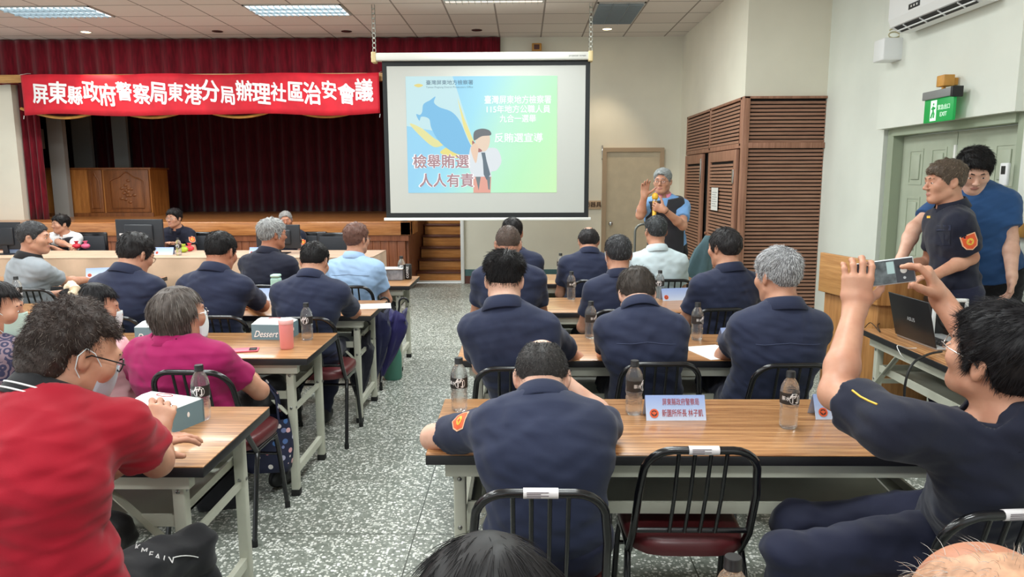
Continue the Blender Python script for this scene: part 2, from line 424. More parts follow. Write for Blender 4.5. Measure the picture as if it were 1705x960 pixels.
def add_hand(F, w, d, n, side, s=1.0, curl=(.35, .35, .3), thumb=(.9, .5, .25), spread=1.0, tcurl=.25):
    d = nrm(d); n = nrm(np.asarray(n) - d * np.dot(n, d)); side = side * np.cross(d, n)
    w = np.asarray(w, float)
    F.seg(w - d * .01 * s, w + d * .03 * s, .028 * s, .021 * s, .036 * s, .017 * s, side, .02 * s)
    F.seg(w + d * .03 * s, w + d * .078 * s, .037 * s, .016 * s, .041 * s, .0125 * s, side, .014 * s)
    for i, (o, L, r) in enumerate(((.031, .071, .0092), (.0105, .079, .0094), (-.0105, .073, .009), (-.0305, .057, .0082))):
        cu = curl[i] if isinstance(curl[0], (tuple, list)) else curl
        b = w + (d * (.083 - .004 * abs(i - 1)) + side * o) * s; a = 0.0; sp = o * 3.0 * spread
        for j, fr in enumerate((.45, .30, .25)):
            a += cu[j]; v = nrm(nrm(d + side * sp) * cos(a) + n * sin(a)); e = b + v * L * fr * s
            F.cone(b, e, (r - j * .0008) * s, (r - (j + 1) * .0009) * s, .0045 * s); b = e
    b = w + (d * .022 + side * .026) * s; v = nrm(side * thumb[0] + d * thumb[1] + n * thumb[2])
    for j, (L, r0, r1) in enumerate(((.040, .0155, .0115), (.030, .0112, .0102), (.024, .0100, .0082))):
        e = b + v * L * s; F.cone(b, e, r0 * s, r1 * s, (.012 if j == 0 else .004) * s); b = e; v = nrm(v * cos(tcurl) + (d * .8 - side * .4 + n * .4) * sin(tcurl))
def ik(S, T, l1, l2, pole):
    S = np.asarray(S, float); T = np.asarray(T, float); v = T - S; L = np.linalg.norm(v); L2 = min(L, (l1 + l2) * .999); v /= L; T = S + v * L2
    a = (l1 * l1 - l2 * l2 + L2 * L2) / (2 * L2); h = math.sqrt(max(0, l1 * l1 - a * a)); p = np.asarray(pole, float); p = nrm(p - v * (p @ v))
    return S + v * a + p * h, T
def strands(V, Q, n, c, R, s, sty, width, down=.0, wave=0.0, dens=None, seed=0):
    r = np.random.default_rng(seed)
    A = V[Q]; fc = A.mean(1); nn = np.cross(A[:, 2] - A[:, 0], A[:, 3] - A[:, 1]); ar = np.linalg.norm(nn, axis=1); nn = nn / np.maximum(ar, 1e-12)[:, None]
    lp = (fc - c) @ R / s; w = ar.copy()
    if dens is not None: w *= dens(lp)
    if w.sum() <= 0: return np.zeros((0, 3)), np.zeros((0, 4), int)
    pick = r.choice(len(fc), n, p=w / w.sum()); t = r.random((n, 2)); a = A[pick]
    p = (a[:, 0] * (1 - t[:, :1]) + a[:, 1] * t[:, :1]) * (1 - t[:, 1:]) + (a[:, 3] * (1 - t[:, :1]) + a[:, 2] * t[:, :1]) * t[:, 1:]
    N = nn[pick]; q = lp[pick]
    fl = q - np.array([.015, -.05, .11]); fl[:, 2] *= .6; fl = fl + np.array([0, 0, -down]) - np.array([0, 0, .06]) * (q[:, 2:3] < .04)
    fl = fl @ R.T; fl -= N * (fl * N).sum(1, keepdims=True); fl /= np.maximum(np.linalg.norm(fl, axis=1, keepdims=True), 1e-6)
    fl = fl + r.normal(size=(n, 3)) * sty.get('jit', .15); lift = sty['lift'] * r.uniform(.6, 1.3, (n, 1))
    L = sty['L'] * s * r.uniform(.55, 1.15, (n, 1)); L = L * np.clip((q[:, 2:3] + .095) / .11, .3, 1) if not down else L
    d = fl * (1 - lift) + N * lift; d /= np.linalg.norm(d, axis=1, keepdims=True)
    K = 4; P = [p - N * .0015]
    for k in range(1, K):
        P.append(P[-1] + d * L / (K - 1)); d = d * .8 + fl * .25 - np.array([0, 0, .1]) * (1 + 2 * down); 
        if wave: d = d + r.normal(size=(n, 3)) * wave
        d /= np.linalg.norm(d, axis=1, keepdims=True)
    out = []
    rad = width * r.uniform(.6, 1.2, (n, 1))
    for k in range(K):
        tn = P[min(k + 1, K - 1)] - P[max(k - 1, 0)]; tn /= np.maximum(np.linalg.norm(tn, axis=1, keepdims=True), 1e-9)
        b1 = np.cross(tn, N); b1 /= np.maximum(np.linalg.norm(b1, axis=1, keepdims=True), 1e-6); b2 = np.cross(tn, b1); rk = rad * (1, .95, .7, .12)[k]
        for a in (0, 2.094, 4.189): out.append(P[k] + (b1 * cos(a) + b2 * sin(a)) * rk)
    VV = np.stack(out, 1); base = (np.arange(n) * 12)[:, None]; q = []
    for k in range(3):
        for j in range(3): q.append(np.concatenate([base + k * 3 + j, base + k * 3 + (j + 1) % 3, base + (k + 1) * 3 + (j + 1) % 3, base + (k + 1) * 3 + j], 1))
    return VV.reshape(-1, 3), np.concatenate(q)

def person(label, head, hd=0.0, pitch=0.0, yaw=0.0, roll=0.0, hip=None, sh=.44, s=1.0, build=1.0, skin='mid', hair=None, shirt='navy', trousers='navy_trouser',
           arms=None, stand=False, h=.008, collar=True, collar_mat=None, sleeve=.62, bulge=.05, glasses=None, mask=None, group=None, legs=None, shy=0.0, extras=None, seam=False, belt=False, wr=.006, knees=.17, bust=0.0, lowsh=0.0, shoes='shoe', nofeet=False, tuck=True, vest=None, nbo=(0, 0, 0), stripes=False):
    """head: world point between the ears; hd: heading, 0 = towards the stage, + = turned left; hip: world point"""
    c = np.asarray(head, float); hip = np.asarray(hip, float)
    fw = np.array([-sin(hd), cos(hd), 0]); rt = np.array([cos(hd), sin(hd), 0]); up = np.array([0, 0, 1.])
    R = head_rot(hd + yaw, pitch, roll)
    root = empty('person', (hip[0], hip[1], 0), 0, label, 'person', group); off = np.array([hip[0], hip[1], 0])
    def emit(name, F, hh, mats, midx=None, parent=None, extra=None):
        V, Q = surface(F, hh); 
        if extra is not None: V, Q, midx = extra(V, Q)
        o = mesh_np(name, V - off, Q, mats, parent or root, True, midx); return o, V, Q
    # spine
    nb = c + R @ (np.array([0, -.045, -.100]) * s) * .75 + (c + np.array([0, 0, -.135 * s]) - fw * .05 * s - c) * .25
    nb = nb - up * .036 * s + up * .075 * sin(max(0, pitch)) * s + np.asarray(nbo, float)
    mid = hip * .55 + nb * .45 - nrm(np.cross(rt, nb - hip)) * -1 * 0; bk = nrm(np.cross(nb - hip, rt)); bk = bk if bk @ fw < 0 else -bk
    ctrl = (hip + nb) / 2 + bk * bulge * 2 + up * .03
    def sp(t): return hip * (1 - t) ** 2 + 2 * ctrl * t * (1 - t) + nb * t * t
    S = {}
    for k, x in (('L', -1), ('R', 1)): S[k] = sp(.80) + rt * x * (sh / 2 - .055 * s) + fw * (.02 + shy) * s - up * lowsh
    # arms
    A = {}; arms = arms or {}
    for k, x in (('L', -1), ('R', 1)):
        a = dict(arms.get(k, {})); l1, l2 = .285 * s, .25 * s
        if 'S' in a: S[k] = np.asarray(a['S'], float)
        if 'elbow' in a: E = np.asarray(a['elbow'], float); Wt = np.asarray(a['wrist'], float)
        else:
            Wt = a.get('wrist'); 
            if Wt is None: Wt = S[k] + fw * .34 * s + rt * x * -.06 - up * .22 * s
            E, Wt = ik(S[k], Wt, l1, l2, a.get('pole', -up * .9 + rt * x * .45 - fw * .3))
        A[k] = (S[k], E, Wt, a)
    sec = [(-.06, .168, .118), (.12, .160, .112), (.33, .150, .106), (.58, .168, .112), (.78, .166, .100), (.90, .115, .078), (.99, .060, .058)]
    # skin body: one surface from head to hands
    F = Field(); q = add_head(F, c, R, s)
    F.cone(q(0, -.028, -.05), nb + up * .0 + bk * .0, .056 * s, .060 * s, .03 * s)
    for i in range(2, len(sec) - 1):
        (t0, w0, d0), (t1, w1, d1) = sec[i], sec[i + 1]; F.seg(sp(t0), sp(t1), w0 * .8 * build * s, d0 * .8 * build * s, w1 * .8 * s, d1 * .8 * s, rt, .06)
    for k, x in (('L', -1), ('R', 1)):
        s0, E, Wt, a = A[k]; F.cone(sp(.84), s0, .05 * s, .05 * s, .04); F.cone(s0, E, .046 * s * build ** .5, .040 * s, .02)
        m1 = E + (Wt - E) * .3; F.cone(E, m1, .040 * s, .041 * s, .02); F.cone(m1, Wt, .041 * s, .026 * s, .02)
        if not a.get('nohand'):
            hdv = a.get('hdir'); hdv = nrm(Wt - E) if hdv is None else hdv; hn = a.get('hn', -up)
            add_hand(F, Wt, hdv, hn, a.get('hside', x), s * a.get('hs', 1), a.get('curl', (.35, .4, .3)), a.get('thumb', (.9, .5, .25)), a.get('spread', 1.0), a.get('tcurl', .25))
    def body_mid(V, Q):
        lp = (V[Q].mean(1) - c) @ R / s
        lip = (((lp[:, 0] / .022) ** 2 + ((lp[:, 2] + .066) / .0085) ** 2) < 1) & (lp[:, 1] > .08)
        return V, Q, lip.astype(int)
    bo, BV, BQ = emit('body', F, h if not stand else h * .9, [SKIN[skin], M['lip']], extra=body_mid)
    # eyes and brows
    if extras is None or extras.get('face', True):
        for x in (-1, 1):
            eb = MB(); eb.mat(0).ell(q(x * .032, .0835, -.0015), (.0115 * s, .0078 * s, .0042 * s), 10, 6, Matrix(R.tolist())); eb.mat(1).ell(q(x * .032, .0885, -.0015), (.0052 * s, .0036 * s, .0050 * s), 8, 6, Matrix(R.tolist()))
            eb.V = [tuple(np.array(v) - off) for v in eb.V]; eb.build('eye', [M['eye'], M['iris']], root)
        for x in (-1, 1): bw = MB(); bw.tube([np.array(q(x * .014, .0945, .022)) - off, np.array(q(x * .03, .094, .027)) - off, np.array(q(x * .048, .082, .022)) - off], [.0028 * s, .0034 * s, .0016 * s], 6); bw.build('eyebrow', [hairm((hair or {}).get('dark', BLACK))], root)
    # hair
    if hair:
        hs = dict(STY.get(hair['style'], STY['full'])); hs.update(hair); dark = hair.get('dark', BLACK); hm = hairm(dark, hair.get('light'), hair.get('frac', 0)); sm = scalp(hair.get('base', tuple(min(255, v * 1.15) for v in dark)))
        low = hs.get('low', -.008); st = hair['style']; front = hs.get('front', .056); HF = Field()
        if st in STY:
            tt, ts, fade = hs['top'], hs['side'], hs['fade'] * .5
            def shell(P):
                l = (P - c) @ R / s; u = np.clip((l[:, 2] - .015) / .07, 0, 1); th = ts + (tt - ts) * u * u * (3 - 2 * u)
                rr = np.stack([.0735 + th, .095 + th * (1.15 if st != 'spiky' else 1), .088 + th], 1); v = l - np.array([0, -.012, .026]); k0 = np.linalg.norm(v / rr, axis=1); k1 = np.linalg.norm(v / rr ** 2, axis=1) + 1e-9
                d = k0 * (k0 - 1) / k1; nz = vnoise(l.astype(np.float32), 90, 5) * th * .16; d = d + nz
                hl = hairline(l[:, 1], low, front) + (fade * .8 if st in ('spiky', 'crop', 'short', 'buzz') else 0) * (l[:, 1] < .03) + vnoise(l.astype(np.float32), 160, 9) * .004
                d = _smax(d, (hl - l[:, 2]) * .8, .012)
                if st == 'balding':
                    b = hs.get('bald', (0, .0, .115, .055, .085, .05)); kk = np.linalg.norm((l - np.array(b[:3])) / np.array(b[3:]), axis=1); d = _smax(d, (1 - kk) * .05 + vnoise(l.astype(np.float32), 120, 3) * .003, .01)
                return (d * s).astype(np.float32)
            HF.fn(shell, .001, 'min'); HF.lo = c - .15 * s; HF.hi = c + .15 * s
        else: hair['make'](HF, q, c, R, s)
        dens = None
        def extra(V, Q):
            n = hair.get('n', 1500); D = hair.get('dens')
            VV, QQ = strands(V, Q, n, c, R, s, hs, hair.get('w', .0011), hair.get('down', 0.0), hair.get('wave', 0.0), D, seed=len(bpy.data.objects))
            mi = np.concatenate([np.zeros(len(Q)), np.ones(len(QQ))]); V2 = np.concatenate([V, VV]); Q2 = np.concatenate([Q, QQ + len(V)])
            if st in STY and hs['fade'] > .01:
                def dn(l): z = hairline(l[:, 1], low, front) - .006; return ((l[:, 2] > z) & (l[:, 2] < z + hs['fade'] + .012) & (l[:, 1] < .03) & (np.abs(l[:, 0]) < .085) & (l[:, 2] > -.1)).astype(float)
                V3, Q3 = strands(BV, BQ, int(n * .45), c, R, s, dict(lift=.35, L=.009), hair.get('w', .0011) * .8, 0, 0, dn, seed=3)
                if len(V3): Q2 = np.concatenate([Q2, Q3 + len(V2)]); V2 = np.concatenate([V2, V3]); mi = np.concatenate([mi, np.ones(len(Q3))])
            return V2, Q2, mi
        emit('hair', HF, min(h, .006), [sm, hm], extra=extra)
    # clothes
    sleeve_l = sleeve
    def fold(P):
        l = P - off.astype(np.float32); 
        l2 = np.stack([l @ rt.astype(np.float32), l @ fw.astype(np.float32), l[:, 2] * 1.0], 1).astype(np.float32)
        z = np.clip((sp(.62)[2] - l[:, 2]) / .25, .25, 1.0)
        return (wr * z * vnoise(l2 * np.array([.6, .6, 1.7], np.float32), 30, seed) + wr * .4 * vnoise(l2 @ np.array([[.8, 0, .6], [0, 1, 0], [-.6, 0, 1.6]], np.float32), 52, seed + 1)).astype(np.float32)
    seed = int(abs(c[0] * 1000 + c[2] * 777)) % 10000
    def torso(F, g=0.0, t0=0, t1=None):
        ss = sec[t0:t1]
        for i in range(len(ss) - 1):
            (a, w0, d0), (b, w1, d1) = ss[i], ss[i + 1]; bb = build if i + t0 < 4 else build ** .5; bb2 = build if i + t0 + 1 < 4 else build ** .5
            F.seg(sp(a), sp(b), (w0 * bb + g) * s, (d0 * bb + g) * s, (w1 * bb2 + g) * s, (d1 * bb2 + g) * s, rt, .05)
    F = Field(); torso(F, 0.0 if tuck else .006)
    if bust: F.ell(sp(.62) - bk * .09 * s - rt * .075, (.075, .07, .075), k=.05).ell(sp(.62) - bk * .09 * s + rt * .075, (.075, .07, .075), k=.05)
    for k, x in (('L', -1), ('R', 1)):
        s0, E, Wt, a = A[k]; F.cone(sp(.88) + rt * x * .04, s0, .062 * s, .060 * s * build ** .4, .06)
        F.seg(sp(.62) + rt * x * .10, s0 * .75 + sp(.78) * .25, .08, .08, .055, .055, rt, .07)
    F.cone(sp(.86), nb, .072 * s, .058 * s, .045)
    kp, kn = nb + (nb - sp(.86)) * .12, nrm(q(0, 0, 0) - sp(.9))
    def neckcut(P):
        v = P - kp; a = v @ kn; return np.minimum(a, .088 * s - np.linalg.norm(v - a[:, None] * kn, axis=1)).astype(np.float32)
    F.fn(neckcut, .004, 'max')
    F.cut(sp(.045 if tuck else -.055), nrm(sp(-.06) - sp(.12)), .006)
    for k, x in (('L', -1), ('R', 1)):
        s0, E, Wt, a = A[k]; ax = nrm(E - s0); L = np.linalg.norm(E - s0); sl = a.get('sleeve', sleeve_l)
        G = Field(); rr = .062 * s * build ** .4; G.cone(s0, s0 + ax * L * min(1, sl + .12), rr, rr * a.get('flare', 1.02), .02)
        if sl > 1: G.cone(E, Wt, rr * .86, rr * .6, .03); G.cut(E + (Wt - E) * (sl - 1), Wt - E, .004)
        else: G.cut(s0 + ax * L * sl, ax, .004)
        F.fn(lambda P, G=G: G.ev(P), .045, 'min'); F.lo = np.minimum(F.lo, G.lo); F.hi = np.maximum(F.hi, G.hi)
    F.disp = fold; F.amp = wr * 2
    ob, SV, SQ = emit('shirt', F, h, [M[shirt]]); SF = F
    if vest:
        VF = Field(); torso(VF, .020)
        for k, x in (('L', -1), ('R', 1)): VF.cone(sp(.88) + rt * x * .04, A[k][0] - rt * x * .02, .076 * s, .074 * s, .06).seg(sp(.62) + rt * x * .10, A[k][0] * .75 + sp(.78) * .25, .094, .094, .066, .066, rt, .07)
        VF.cut(sp(-.05), nrm(sp(-.06) - sp(.12)), .006).cut(nb - (nb - sp(.86)) * .10, nrm(q(0, 0, 0) - sp(.9)), .004)
        for k, x in (('L', -1), ('R', 1)): VF.cut(A[k][0] + rt * x * .005, rt * x, .01)
        fr = nrm(np.cross(rt, nb - hip)); fr = fr if fr @ fw > 0 else -fr
        def vneck(P):
            v = .004 + .22 * np.maximum(0, P[:, 2] - sp(.68)[2]) - np.abs((P - nb) @ rt.astype(np.float32)); v = np.where(P[:, 2] < sp(.68)[2], -np.abs((P - nb) @ rt.astype(np.float32)) + .002, v)
            return np.minimum(v, (P - sp(.7)) @ fr.astype(np.float32)).astype(np.float32)
        VF.fn(vneck, .004, 'max')
        emit('vest', VF, h, [M[vest]]); SF = VF
    if collar:
        cm = M[collar_mat or shirt]; ax = nrm(nrm(q(0, -.02, -.06) - nb) + .6 * nrm(nb - sp(.85)) + .3 * up); u = nrm(rt - ax * (rt @ ax)); v = np.cross(ax, u); cc = nb + ax * .012; ks = 1.06 * build ** .3; n = 36; V = []; Fc = []
        gap = .5
        for i in range(n + 1):
            a = pi / 2 + gap / 2 + (2 * pi - gap) * i / n; dr = u * cos(a) + v * sin(a); bkf = .5 - .5 * sin(a)  # 1 at the nape
            hgt = .017 + .013 * bkf; sk = nrm(dr) * .0
            for r_, z_ in ((.0665, -.006), (.0655, hgt), (.0700, hgt + .003), (.0755, hgt - .004), (.093 + .006 * (1 - bkf), -.016 - .020 * (1 - bkf)), (.090 + .006 * (1 - bkf), -.019 - .020 * (1 - bkf))): V.append(cc + dr * r_ * s * ks + ax * z_ * s * 1.1 - off)
        for i in range(n):
            for j in range(5): Fc.append((i * 6 + j, i * 6 + j + 1, (i + 1) * 6 + j + 1, (i + 1) * 6 + j))
        co = mesh_np('collar', V, Fc, cm, root)
        if stripes:
            for t in (.50, .82):
                MB().tube([V[i * 6 + 3] * (1 - t) + V[i * 6 + 4] * t + nrm(V[i * 6 + 4] - (cc - off)) * .0015 for i in range(n + 1)], .0026, 5).build('white_stripe', M['stripe_white'], co)
    def march(o, d, n=26):
        p = np.array(o, float)
        for _ in range(n):
            k = float(SF.ev(p[None].astype(np.float32))[0])
            if k > .5: return None
            p = p + d * k * .8
        return p if k < .004 else None
    if seam:
        pts = []; wv = np.linspace(-.86, .86, 17)
        for x in wv:
            o = sp(.74) + rt * x * (sh / 2 - .05) + bk * .35 + up * .02 * (1 - abs(x)); p = march(o, -bk)
            if p is not None: pts.append(p - off + bk * .0006)
        if len(pts) > 5: MB().tube(pts, .0016, 5).build('yoke_seam', M['thread'], root)
    if belt:
        B = Field(); torso(B, .004, 0, 4); ax = nrm(sp(.12) - sp(-.06)); pc = sp(.02); B.cut(pc + ax * .019, ax, .004); B.cut(pc - ax * .019, -ax, .004)
        emit('belt', B, min(h, .007), [M['belt']])
    # trousers and shoes
    T = Field(); T.seg(hip - fw * .03 + up * .01, hip + fw * .05 - up * .01, .165 * build * s, .105 * s, .165 * build * s, .1 * s, rt, .05) if not stand else T.seg(hip + up * .05, hip - up * .08, .152 * build * s, .106 * s, .160 * s, .112 * s, rt, .05)
    T.seg(sp(-.04), sp(.10), .160 * build * s, .110 * s, .150 * build * s, .104 * s, rt, .05).cut(sp(.075 if tuck else .03), nrm(sp(.12) - sp(-.06)), .004)
    ft = MB(); cuts = []
    for k, x in (('L', -1), ('R', 1)):
        J = hip + rt * x * .085 * s
        if legs and k in legs: K, An, toe = [np.asarray(z, float) for z in legs[k]]
        elif stand: K = J * np.array([1, 1, 0]) + up * .49 * s + fw * .02; An = J * np.array([1, 1, 0]) + up * .085 + rt * x * .01; toe = An + fw * .17 - up * .05 + rt * x * .04
        else: K = J + fw * .43 * s + rt * x * (knees - .085) * .6; K[2] = .515 * s; An = K + fw * .02; An = np.array([An[0], An[1], .095]); toe = An + fw * .16 + rt * x * .02; toe[2] = .035
        T.cone(J, K, .088 * s * build ** .5, .062 * s, .05); T.cone(K, An, .060 * s, .048 * s, .03)
        if not nofeet:
            d = nrm((toe - An) * np.array([1, 1, 0])); Rm = Matrix(((d[1], d[0], 0), (-d[0], d[1], 0), (0, 0, 1))); z0 = min(.04, An[2]); cen = An * np.array([1, 1, 0]) + d * .055 + up * (An[2] - .055)
            SH = Field(); SH.ell(cen, (.043, .125, .036), np.array(Rm), .02).ell(An - up * .035 - d * .02, (.038, .055, .052), np.array(Rm), .03).cut(cen - up * .032, -up, .003)
            if legs and k in legs and len(legs[k]) > 3: pass
            emit('shoe', SH, .009, [M[shoes]])
    T.disp = fold; T.amp = wr * 2
    emit('trousers', T, max(h, .009), [M[trousers]])
    if glasses:
        g = MB()
        for x in (-1, 1):
            g.mat(0).tube([np.array(q(x * .033 + .0215 * cos(a), .105 - .006 * abs(cos(a)) - .004 * (x * cos(a) > 0), -.004 + .0165 * sin(a))) - off for a in np.linspace(0, 2 * pi, 18, endpoint=False)], .0013 * s if glasses != 'thick' else .0022 * s, 5, closed=True)
            g.mat(1).add([np.array(q(x * .033 + .0205 * cos(a), .1035, -.004 + .0155 * sin(a))) - off for a in np.linspace(0, 2 * pi, 16, endpoint=False)], [tuple(range(16))])
            g.mat(0).tube([np.array(q(*v)) - off for v in ((x * .0555, .099, 0), (x * .073, .07, .003), (x * .081, .0, .006), (x * .081, -.018, -.006))], .0014 * s if glasses != 'thick' else .002 * s, 5)
        g.mat(0).tube([np.array(q(*v)) - off for v in ((-.0115, .104, 0), (0, .108, .003), (.0115, .104, 0))], .0013 * s, 5)
        g.build('glasses', [M['specs_wire' if glasses == 'wire' else 'specs_dark'], M['lens']], root)
    if mask:
        V = []; Fm = []; nu, nv = 17, 9
        for i in range(nv):
            z = .0 - .115 * i / (nv - 1) if True else 0
            for j in range(nu):
                a = (j / (nu - 1) - .5) * 2 * 1.22; bul = .012 * cos(a) ** 2 * sin(pi * i / (nv - 1)); zz = -.018 - .095 * i / (nv - 1) - .012 * (1 - abs(a) / 1.22) * (i / (nv - 1)) + .012 * (1 - (abs(a) / 1.22)) ** 1 * (1 - i / (nv - 1))
                rx, ry = .070 - .010 * (i / (nv - 1)), .094; ridge = .016 * max(0, 1 - abs(a) * 2.2) * (1 - .75 * i / (nv - 1))
                V.append(np.array(q(rx * sin(a), .012 + (ry - .004 * (i / (nv - 1)) + bul + ridge - .006) * cos(a), zz)) - off)
        for i in range(nv - 1):
            for j in range(nu - 1): Fm.append((i * nu + j, i * nu + j + 1, (i + 1) * nu + j + 1, (i + 1) * nu + j))
        fm = mesh_np('face_mask', V, Fm, M[mask], root); md = fm.modifiers.new('thickness', 'SOLIDIFY'); md.thickness = .0018
        for x in (-1, 1):
            lp = MB(); lp.tube([np.array(q(*v)) - off for v in ((x * .065, .045, -.022), (x * .082, .006, .012), (x * .088, -.02, .02), (x * .089, -.034, -.002), (x * .080, -.026, -.032), (x * .068, .004, -.06), (x * .058, .045, -.098))], .0014, 5); lp.build('ear_loop', M['mask'], fm)
    ctx = dict(q=q, sp=sp, S=S, A=A, rt=rt, fw=fw, up=up, bk=bk, nb=nb, off=off, march=march, c=c, R=R, s=s, emit=emit, root=root, SF=SF, TF=T)
    if extras and 'fn' in extras: extras['fn'](ctx)
    return root, ctx
# ------------------------------------------------------------------ setting materials
def floor_mat():
    N = NT('terrazzo_floor'); v = N.coord()
    vo = N.n('ShaderNodeTexVoronoi', feature='F1'); vo.inputs['Scale'].default_value = 74; N.l(v, vo.inputs['Vector'])
    nz = N.noise(v, 160, 2); cr = N.n('ShaderNodeSeparateColor'); N.l(vo.outputs['Color'], cr.inputs[0])
    ma = N.n('ShaderNodeMath', operation='MULTIPLY_ADD'); N.l(nz, ma.inputs[0]); ma.inputs[1].default_value = .35; N.l(vo.outputs['Distance'], ma.inputs[2])
    th = N.n('ShaderNodeMath', operation='LESS_THAN'); N.l(ma.outputs[0], th.inputs[0])
    t2 = N.n('ShaderNodeMath', operation='MULTIPLY_ADD'); N.l(cr.outputs[0], t2.inputs[0]); t2.inputs[1].default_value = .68; t2.inputs[2].default_value = .18; N.l(t2.outputs[0], th.inputs[1])
    chip = N.ramp(cr.outputs[1], [(0, (188, 190, 182)), (.5, (222, 222, 214)), (1, (246, 246, 242))])
    mtx = N.ramp(N.noise(v, 45, 3), [(.3, (104, 110, 101)), (.7, (148, 152, 143))])
    mx = N.n('ShaderNodeMixRGB'); N.l(th.outputs[0], mx.inputs[0]); N.l(mtx, mx.inputs[1]); N.l(chip, mx.inputs[2])
    br = N.n('ShaderNodeTexBrick', offset=0.0); br.inputs['Scale'].default_value = 1; br.inputs['Mortar Size'].default_value = .003; br.inputs['Brick Width'].default_value = 1.22; br.inputs['Row Height'].default_value = 1.22; br.inputs['Mortar Smooth'].default_value = 0
    br.inputs['Color1'].default_value = br.inputs['Color2'].default_value = (0, 0, 0, 1); br.inputs['Mortar'].default_value = (1, 1, 1, 1)
    mp = N.n('ShaderNodeMapping'); mp.inputs['Location'].default_value = (.50, .52, 0); N.l(v, mp.inputs[0]); N.l(mp.outputs[0], br.inputs['Vector'])
    m2 = N.n('ShaderNodeMixRGB'); N.l(br.outputs['Color'], m2.inputs[0]); N.l(mx.outputs[0], m2.inputs[1]); m2.inputs[2].default_value = lin((70, 74, 66))
    N.base(m2.outputs[0]); N.p.inputs['Roughness'].default_value = .32; return N.m
def ceil_mat():
    N = NT('ceiling_tiles'); v = N.coord()
    br = N.n('ShaderNodeTexBrick', offset=0.0); br.inputs['Scale'].default_value = 1; br.inputs['Mortar Size'].default_value = .011; br.inputs['Brick Width'].default_value = .606; br.inputs['Row Height'].default_value = .606; br.inputs['Mortar Smooth'].default_value = .1
    br.inputs['Color1'].default_value = lin((222, 212, 206)); br.inputs['Color2'].default_value = lin((230, 222, 216)); br.inputs['Mortar'].default_value = lin((150, 140, 134))
    mp = N.n('ShaderNodeMapping'); mp.inputs['Location'].default_value = (7.0056 % .606, -(9.0416 % .606), 0); N.l(v, mp.inputs[0]); N.l(mp.outputs[0], br.inputs['Vector'])
    N.base(br.outputs['Color']); N.p.inputs['Roughness'].default_value = .9; return N.m
def wall_mat(name, c, var=.03):
    N = NT(name); v = N.coord(); f = N.noise(v, 1.3, 4); f2 = N.noise(v, 40, 2)
    N.base(N.ramp(f, [(.25, tuple(q * (1 - var) for q in c)), (.75, tuple(min(255, q * (1 + var)) for q in c))])); N.bump(f2, .12, .003); N.p.inputs['Roughness'].default_value = .75; return N.m
def velvet(name, c):
    N = NT(name); f = N.noise(N.coord((1, 1, .15)), 30, 3)
    N.base(N.ramp(f, [(.3, tuple(q * .8 for q in c)), (.7, tuple(min(255, q * 1.15) for q in c))])); N.p.inputs['Roughness'].default_value = .85; N.p.inputs['Sheen Weight'].default_value = .25; N.p.inputs['Specular IOR Level'].default_value = .1; return N.m
M['floor'] = floor_mat(); M['ceiling'] = ceil_mat(); M['wall'] = wall_mat('cream_wall_paint', (236, 231, 214)); M['wall_white'] = wall_mat('white_wall_paint', (228, 232, 222)); M['wall_grey'] = wall_mat('grey_wall_paint', (150, 148, 144))
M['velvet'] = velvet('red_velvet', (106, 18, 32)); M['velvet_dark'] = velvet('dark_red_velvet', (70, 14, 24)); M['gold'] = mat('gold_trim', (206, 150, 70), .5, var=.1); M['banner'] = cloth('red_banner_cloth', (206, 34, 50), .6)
M['white_paint'] = mat('white_paint', (238, 238, 234), .5); M['white_letter'] = mat('white_lettering', (250, 248, 248), .6); M['black'] = mat('black_plastic', (20, 20, 22), .4); M['chrome'] = mat('chrome', (200, 200, 200), .2, 1.0)
M['stage_wood'] = wood('stage_wood', (150, 92, 50), (186, 122, 72), (14, 14, 1.2), .35, coat=.2); M['stage_wood_x'] = wood('stage_board_wood', (164, 98, 52), (206, 140, 84), (1.0, 18, 18), .3, coat=.3); M['stage_red'] = wood('stage_panel_wood', (120, 66, 40), (152, 90, 58), (14, 14, 1.0), .45)
M['step_wood'] = wood('step_wood', (176, 108, 48), (212, 146, 76), (1.1, 16, 16), .35, coat=.2); M['step_dark'] = wood('step_nosing_wood', (84, 44, 32), (112, 62, 44), (1.2, 20, 20), .4)
M['cab_wood'] = wood('cabinet_wood', (150, 92, 42), (190, 126, 64), (10, 10, 1.0), .4); M['cab_dark'] = wood('carved_panel_wood', (108, 62, 30), (140, 86, 44), (10, 10, 1.0), .45)
M['slat'] = wood('louvre_wood', (138, 96, 76), (178, 134, 110), (1.0, 24, 24), .5); M['slat_v'] = wood('louvre_frame_wood', (138, 94, 72), (176, 128, 104), (18, 18, 1.0), .5)
M['dark_void'] = mat('dark_cupboard_interior', (18, 14, 12), .9); M['door_green'] = mat('grey_green_door_paint', (176, 184, 164), .5, var=.02); M['door_frame'] = mat('grey_green_frame_paint', (160, 170, 148), .5); M['door_beige'] = mat('beige_door_paint', (198, 184, 158), .55, var=.03)  # dark_void: near-black colour standing in for shade behind louvres and on the stage
M['door_trim'] = mat('brown_door_trim', (176, 152, 124), .5); M['teal_base'] = mat('teal_skirting_paint', (70, 104, 104), .5); M['brown_base'] = mat('brown_skirting_paint', (92, 52, 44), .5)
CZ = 3.672
def struct(name, mb, m, loc=None): o = mb.build(name, m, None, loc); o['kind'] = 'structure'; return o
